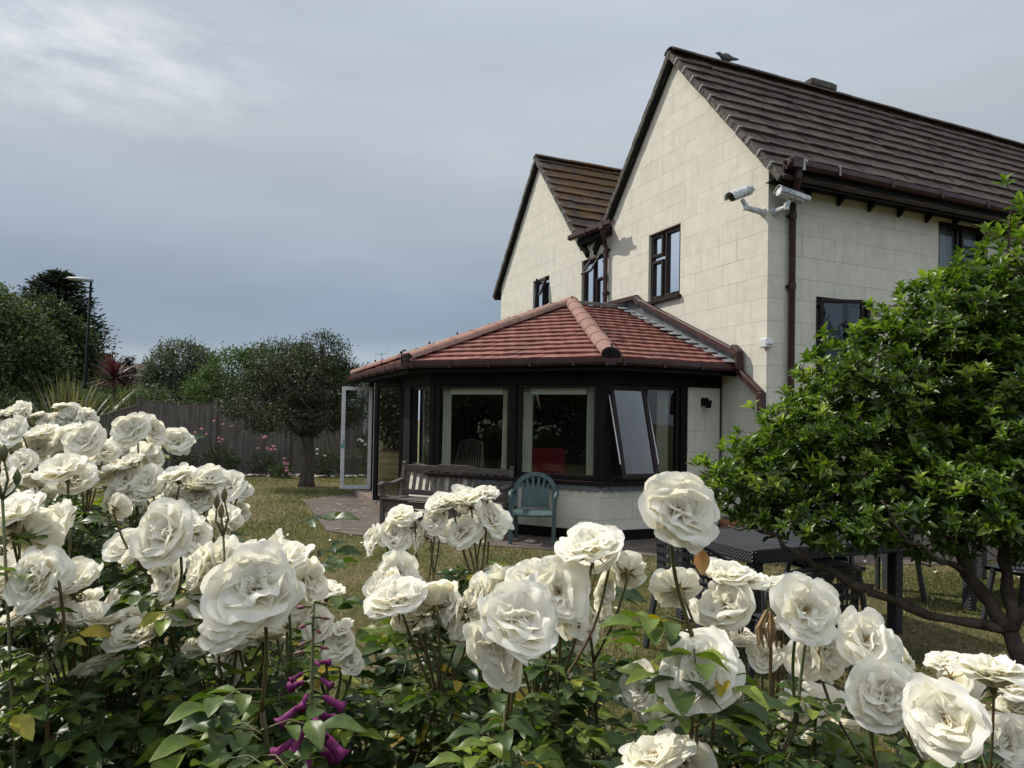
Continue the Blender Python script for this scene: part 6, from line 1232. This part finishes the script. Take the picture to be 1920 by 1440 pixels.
    th = np.arctan2(V[:, 1], V[:, 0]); q = 1+.07*np.sin(2*th+r.uniform(0, 6))+.05*np.sin(3*th+r.uniform(0, 6)); V[:, :2] *= q[:, None]; V[:, 2] += .10*np.sin(th+r.uniform(0, 6))*np.hypot(V[:, 0], V[:, 1])
    s = 1/np.percentile(np.hypot(V[:, 0], V[:, 1]), 98.5)*(1 if kind != 'cup' else .85); V = V*s
    return V, np.array(F), np.array(R_)
def mesh_of(name, V, F, m, rnd=None):
    o = npmesh(name, V, F, m, rnd=rnd); me = o.data; bpy.data.objects.remove(o); return me
ROSE = {}
for k_, ns in (('open', 6), ('flat', 4), ('full', 4), ('cup', 2)):
    ROSE[k_] = []
    for s_ in range(ns): V, F, q = make_rose(17*s_+len(k_)*31, k_); ROSE[k_].append(mesh_of('bloom', V, F, M_petal, q))
def stamen_mesh(seed):
    r = np.random.default_rng(seed); mb = MB()
    for i in range(26): a = r.random()*6.28; q = r.random()**.6*.14; p = Vector((math.cos(a)*q*.4, math.sin(a)*q*.4, -.18)); e = Vector((math.cos(a)*q, math.sin(a)*q, -.0+r.random()*.10)); mb.tube([p, e], .006, 3, caps=False); mb.box(e, (.028, .022, .03))
    me = bpy.data.meshes.new('stamens'); me.from_pydata(mb.v, [], mb.f); me.materials.append(M_stamen); return me
def sepal_mesh(seed):
    r = np.random.default_rng(seed); mb = MB(); mb.tube([(0, 0, -.62), (0, 0, -.5), (0, 0, -.38), (0, 0, -.28)], [.045, .10, .12, .09], 9)
    for i in range(5):
        a = 2*math.pi*i/5+r.normal()*.1; d = Vector((math.cos(a), math.sin(a), 0)); s_ = d.cross(Z); dr = r.uniform(-.35, .1); pts = [(0, .05, -.38), (.12, .07, -.36), (.28, .05, -.37+dr*.3), (.48, .004, -.40+dr)]
        V = []
        for q, w_, z in pts: V += [d*q+s_*w_+Z*z, d*q-s_*w_+Z*z]
        mb.add(V, [(2*j, 2*j+1, 2*j+3, 2*j+2) for j in range(3)])
    me = bpy.data.meshes.new('sepals'); me.from_pydata(mb.v, [], mb.f); me.materials.append(M_sepal); return me
ST = [stamen_mesh(i) for i in range(3)]; SP = [sepal_mesh(i) for i in range(3)]
T_rl = leaf_t(6, .50, .22, .22, 2, 1.0)
rng = np.random.default_rng(9)
_extra = []
for q in BL:
    if q[4] > .07 and q[8] != 'h' and rng.random() < .9:
        s_ = rng.uniform(.05, .08); _extra.append((q[0], q[1]+rng.uniform(-.055, .055), q[2]+s_, q[3]-rng.uniform(.0, .055), rng.uniform(.06, .08), float(rng.normal()*.5), float(rng.normal()*.3-.5), float(rng.uniform(-.2, .9)), 'fulddb'[int(rng.integers(6))]))
BL = BL+_extra
for b_, cx_, cy_ in ((8, -6.9, 4.9), (9, -5.7, 4.3)):      # bushes further left, mirrored in the front windows
    for i in range(26):
        a_ = rng.random()*6.28; r_ = rng.random()**.5; BL.append((b_, cx_+math.cos(a_)*r_*.75, cy_+math.sin(a_)*r_*.45, 1.55-.5*r_*rng.random(), .095, float(math.cos(a_)*.5+.4), float(math.sin(a_)*.4+.5), .6, 'fuf'[int(rng.integers(3))]))
BUSH = {8: ('white rose bush beyond the left edge, mirrored in the left front window', (-6.9, 4.9)), 9: ('white rose bush beyond the left edge, mirrored in the right front window', (-5.7, 4.3)), 0: ('far white rose bush at the left, its small flowers against the dark trees', (-2.1, 3.3)), 1: ('white rose bush at the left edge with a dense bank of flowers', (-1.35, 2.0)), 2: ('white rose bush left of centre, its tallest flowers against the fence', (-.85, 1.85)),
        3: ('nearest white rose bush at the lower left corner, with drooping flowers', (-.72, 1.2)), 4: ('white rose bush with one very large bloom above the purple foxglove', (-.38, 1.2)), 5: ('white rose bush in the middle, flowering in front of the bench and green chair', (-.02, 1.35)),
        6: ('white rose bush carrying one tall single bloom in front of the garden table', (.38, 1.12)), 7: ('white rose bush at the lower right corner beside the shrub branch', (.72, 1.1))}
def add_child(name, me, par, M, scale_only=None):
    o = bpy.data.objects.new(name, me); C.objects.link(o); o.parent = par; o.matrix_basis = M; return o
def spray(P, A, U, Sz, Rn, base, dirv, rng, size, tint, tw):
    """one compound leaf: rachis + 5 leaflets, appended to the lists"""
    dirv = dirv.normalized(); side = dirv.cross(Z); side = (side if side.length > .1 else Vector((1, 0, 0))).normalized(); up = side.cross(dirv).normalized(); Lr = size*1.25; pts = [base, base+dirv*Lr*.5+Z*.005, base+dirv*Lr-Z*.01*size/.05]; tw.append((pts, [.0014, .0012, .0009]))
    tip = pts[-1]; r = lambda s: Vector(rng.normal(size=3)*s)
    items = [(tip, dirv*1+r(.12), 1.1)]
    for f, sc_ in ((.85, 1.0), (.45, .8)):
        q = base+dirv*Lr*f
        for k in (-1, 1): items.append((q, dirv*.45+side*k*.9+r(.12)+Z*-.05, sc_*.95))
    for q, d, s in items:
        P.append(tuple(q)); A.append(tuple(d)); U.append(tuple(up+r(.28))); Sz.append(size*s*rng.uniform(.85, 1.15)); Rn.append(min(1, max(0, tint+rng.normal()*.1)))
for b, (lab, (bx, by)) in BUSH.items():
    base = Vector((bx, by, 0)); root = empty('rose_bush', base, lab, 'rose bush', 'white rose bushes in the front bed')
    mb = MB(); P = []; A = []; U = []; Sz = []; Rn = []; tw = []
    blooms = [q for q in BL if q[0] == b]
    # cluster nearby blooms onto shared canes
    pts = [Vector(q[1:4]) for q in blooms]; used = [False]*len(blooms); canes = []
    for i in range(len(blooms)):
        if used[i]: continue
        grp = [i]; used[i] = True
        for j in range(len(blooms)):
            if not used[j] and (pts[i]-pts[j]).length < (.13 if b > 0 else .25): grp.append(j); used[j] = True
        canes.append(grp)
    for grp in canes:
        c = sum((pts[i] for i in grp), Vector())/len(grp); fk = c.lerp(base+Vector((0, 0, c.z)), .18)-Z*(.15+.04*rng.random())
        b0 = base+Vector((rng.normal()*.06, rng.normal()*.05, 0)); mid = b0.lerp(fk, .5)+Vector((rng.normal()*.07, rng.normal()*.05, .02)); m2 = mid.lerp(fk, .5)+Vector((rng.normal()*.02, rng.normal()*.02, .015))
        mb.stube([b0-base, mid-base, m2-base, fk-base], [.006, .0048, .0038, .0030], 7)
        for a_, e_ in ((mid, m2), (m2, fk)):
            for q in range(7):
                f = rng.random(); p = a_.lerp(e_, f); an = rng.random()*6.28; d = Vector((math.cos(an), math.sin(an)*.8-.15, .1+.25*rng.random())); spray(P, A, U, Sz, Rn, p, d, rng, rng.uniform(.042, .062), rng.choice([.15, .3, .5, .65, .8], p=[.25, .3, .25, .13, .07]), tw)
        for i in grp:
            q = blooms[i]; code = q[8]; n = Vector(q[5:8]).normalized(); Rr = q[4]/2*(1.03 if q[4] > .08 else 1.2)*(.93 if code == 'h' else 1); p = pts[i]; code = q[8]
            neck = p-n*Rr*.62; j = fk; md = j.lerp(neck, .55)+Vector((0, 0, -.004))-n*.015
            mb.stube([j-base, md-base, neck-base], [.0027, .0022, .0021], 6)
            kind = {'f': ['open', 'full', 'open', 'flat'], 'h': ['open'], 'u': ['flat', 'open', 'full'], 'b': ['flat', 'open'], 'd': ['cup', 'flat', 'open'], 'l': ['open', 'full', 'flat'], 'r': ['open', 'flat', 'full']}[code]
            if q[4] < .05 and code in 'ufd': kind = ['cup', 'full']
            kind = kind[int(rng.integers(len(kind)))]; me = ROSE[kind][int(rng.integers(len(ROSE[kind])))]
            rot = n.to_track_quat('Z', 'Y').to_matrix().to_4x4() @ Matrix.Rotation(rng.random()*6.28, 4, 'Z')
            sx = rng.uniform(.94, 1.07); M = Matrix.Translation(p-base) @ rot @ Matrix.Diagonal((Rr*sx, Rr/sx, Rr*rng.uniform(.85, 1.0), 1))
            o = add_child('bloom', me, root, M)
            if kind in ('open', 'flat') and q[4] > .045: add_child('stamens', ST[int(rng.integers(3))], o, Matrix.Identity(4))
            add_child('sepals', SP[int(rng.integers(3))], o, Matrix.Identity(4))
        # leaves just under the flower head
        for q in range(6+2*len(grp)):
            an = rng.random()*6.28; spray(P, A, U, Sz, Rn, fk+Z*rng.uniform(-.10, .045), Vector((math.cos(an), math.sin(an)*.7-.2, .15)), rng, rng.uniform(.034, .05), rng.choice([.2, .4, .6, .82]), tw)
    # leafy flowerless shoots fill the lower part of the bush
    nsh = {8: 16, 9: 16, 0: 22, 1: 34, 2: 34, 3: 46, 4: 32, 5: 32, 6: 25, 7: 26}[b]; top = {8: 1.3, 9: 1.3, 0: 1.48, 1: 1.40, 2: 1.33, 3: 1.21, 4: 1.19, 5: 1.21, 6: 1.13, 7: 1.09}[b]
    for s_ in range(nsh):
        an = rng.random()*6.28; rr = rng.uniform(.05, .30 if 2 < b < 8 else .42); tipz = top*rng.uniform(.72, 1.0); tp = base+Vector((math.cos(an)*rr*1.15, math.sin(an)*rr*.6+.05, tipz)); b0 = base+Vector((rng.normal()*.05, rng.normal()*.05, 0)); md = b0.lerp(tp, .55)+Vector((rng.normal()*.04, rng.normal()*.04, 0))
        mb.stube([b0-base, md-base, tp-base], [.0045, .0034, .0014], 6)
        for q in range(9):
            f = .25+.75*q/8; p = md.lerp(tp, (f-.25)/.75) if f > .25 else md; a2 = q*2.4+an; spray(P, A, U, Sz, Rn, p, Vector((math.cos(a2), math.sin(a2), .25)), rng, rng.uniform(.048, .075), rng.choice([.1, .25, .4, .6, .8, .97], p=[.2, .25, .25, .17, .1, .03]), tw)
    for pts_, rad in tw: mb.tube([Vector(p)-base for p in pts_], rad, 4, caps=False)
    mb.build('stems', M_stem, root, smooth=True)
    V, F = scatter(T_rl[0], T_rl[1], np.array(P)-np.array(base), A, Sz, rng, up=np.array(U)); npmesh('foliage', V, F, M_rleaf, root, rnd=np.repeat(Rn, len(T_rl[1])))
# buds: slim upright shoots with closed buds
M_bud = mat('bud_green', (.07, .10, .035), .6, .3, col2=(.16, .10, .05), scale=30)
def bud_spray(p, n, label, rng, h=.12, tipc=None):
    p = Vector(p); b0 = Vector((p.x+.02, p.y+.05, 0)); t = empty('rose_shoot', b0, label, 'rose shoot', 'budding rose shoots in the front bed'); mb = MB(); fk = p-Z*.06-b0; mb.tube([Vector((0, 0, 0)), fk*.5+Vector((.03, 0, 0)), fk], [.003, .0026, .002], 6); tips_ = []
    for i in range(n):
        a = i*2.2+.4; e = p-b0+Vector((math.cos(a)*.018*(i > 0), math.sin(a)*.015*(i > 0), -.012*i)); mb.tube([fk, fk.lerp(e, .5)+Vector((math.cos(a)*.008, 0, 0)), e], .0017, 5); tips_.append(e)
    P = []; A = []; U = []; Sz = []; Rn = []; tw = []
    for q in range(7): a2 = q*2.4; spray(P, A, U, Sz, Rn, fk*(.80+.025*q), Vector((math.cos(a2), math.sin(a2), .3)), rng, .042, rng.uniform(.3, .85), tw)
    for pts_, rad in tw: mb.tube(pts_, rad, 4, caps=False)
    mb.build('stems', M_stem, t, smooth=True); V, F = scatter(T_rl[0], T_rl[1], np.array(P), A, Sz, rng, up=np.array(U)); npmesh('foliage', V, F, M_rleaf, t, rnd=np.repeat(Rn, len(T_rl[1])))
    for e in tips_: m_ = MB(); m_.tube([e-Z*.004, e+Z*.003, e+Z*.009, e+Z*.015, e+Z*.021], [.002, .0048, .0056, .0035, .0008], 8); m_.build('bud', M_bud, t, smooth=True)
bud_spray((-.74, 1.02, 1.53), 4, 'shoot with four dark rose buds at the far left among the flowers', rng)
bud_spray((-.40, 1.25, 1.362), 4, 'shoot of small green buds standing alone over the lawn, left of the bench roses', rng)
bud_spray((-.47, 1.15, 1.46), 3, 'shoot with pinkish buds right of the left-hand flower bank', rng)
# withered petal cluster and faded brown petal
t = empty('withered_bloom', (.372, 1.0, 1.305), 'brown withered rose head hanging between two white blooms', 'withered flower'); M_wi = mat('withered', (.30, .19, .10), .9, .1, col2=(.42, .31, .19), scale=60, transl=.2); P = sph(26, rng)*[.012, .012, .02]
mb = MB()
for i in range(15): a = rng.random()*6.28; q = rng.random()*.012; p0 = Vector((math.cos(a)*q*.5, math.sin(a)*q*.5, .03)); p1 = Vector((math.cos(a)*q*1.5, math.sin(a)*q, -.002-.022*rng.random())); pm = p0.lerp(p1, .5)+Vector((math.cos(a)*.007, math.sin(a)*.004, .006*rng.normal()*.5)); mb.tube([p0, pm, p1, p1+Vector((.003*rng.normal(), 0, -.004))], [.0010, .0024, .0018, .0005], 5)
mb.build('petals', M_wi, t); mb = MB(); mb.tube([(0, 0, .03), (0, 0, .042), (.006, .01, .03), (.01, .02, -.1), (0, .1, -1.25)], [.003, .005, .0025, .0025, .004], 7); mb.build('stems', M_stem, t)
t = empty('faded_petal', (.203, .745, 1.468), 'orange-brown faded petal hanging under the tall single rose', 'petal'); V, F = leaf_t(6, .62, -.3, .3, 2, .9); V = V*.028
o = npmesh('petal', V[:, [0, 2, 1]]*[1, 1, -1], F, mat('faded_petal_skin', (.62, .36, .14), .7, .2, col2=(.5, .25, .1), scale=40, transl=.3), t)

# foxglove
def foxglove():
    p = Vector((-.250, .90, 0)); t = empty('foxglove', p, 'purple foxglove spire hanging with bells between the lower left roses', 'foxglove'); m1 = mat('purple_bell', (.13, .008, .085), .6, .25, col2=(.30, .05, .20), scale=90, transl=.3); m2 = mat('purple_bud', (.20, .02, .08), .6, col2=(.11, .10, .04), scale=60)
    mb = MB(); mb.tube([(0, 0, 0), (.01, 0, .6), (0, 0, 1.0), (.0, 0, 1.36)], [.007, .006, .004, .002], 8); P = []; A = []; U = []; Sz = []
    for i in range(42):
        z = 1.362-.0066*i-.00006*i*i; a = i*2.4+rng.normal()*.2; big = min(1, max(0, (i-8)/12)); fr = Vector((math.cos(a), math.sin(a)*.8-.35, 0)).normalized(); s = (.009+.019*big)*rng.uniform(.85, 1.15); q = Vector((0, 0, z)); e = q+fr*(.010+.006*big)
        mb.tube([q, e], .0012, 5, caps=False); d = (fr*1.0-Z*(.15+.7*big)).normalized(); m_ = MB(); prof = [(0, .13), (.12, .24), (.35, .31), (.6, .33), (.8, .36), (.93, .47), (1.0, .62), (.99, .60), (.8, .34), (.4, .28)] if big > .2 else [(0, .2), (.3, .42), (.7, .35), (1, .08)]
        m_.tube([e+d*s*f*1.3 for f, _ in prof], [s*r_*.62*rng.uniform(.92, 1.08) for _, r_ in prof], 12, caps=(big <= .2)); m_.build('bell' if big > .2 else 'bud', m1 if big > .12 else m2, t, smooth=True, norm=False)
        P.append(tuple(q)); A.append(tuple(fr+Z*.2)); U.append((0, 0, 1)); Sz.append(.014)
    mb.build('stem', M_stem, t, smooth=True); V, F = scatter(T_rl[0], T_rl[1], P, A, Sz, rng, up=np.array(U)); npmesh('bracts', V, F, M_rleaf, t, rnd=[.7]*len(F))
foxglove()
t = empty('blue_flower', (-.50, 1.32, 0), 'small blue-violet flowers low among the rose leaves left of the foxglove', 'flower'); mB = mat('blue_violet', (.08, .07, .42), .6, transl=.3); mb = MB(); mb.tube([(0, 0, 0), (0, 0, .98), (.0, 0, 1.02)], .002, 5); mb.tube([(0, 0, .8), (.05, 0, 1.0)], .0015, 5); mb.build('stem', M_stem, t)
for c in ((0, 0, 1.02), (.02, 0, 1.03), (.055, 0, 1.0)):
    m3 = MB(); blob_flower(m3, Vector(c), .013, rng, 12); m3.build('bloom', mB, t, norm=False)
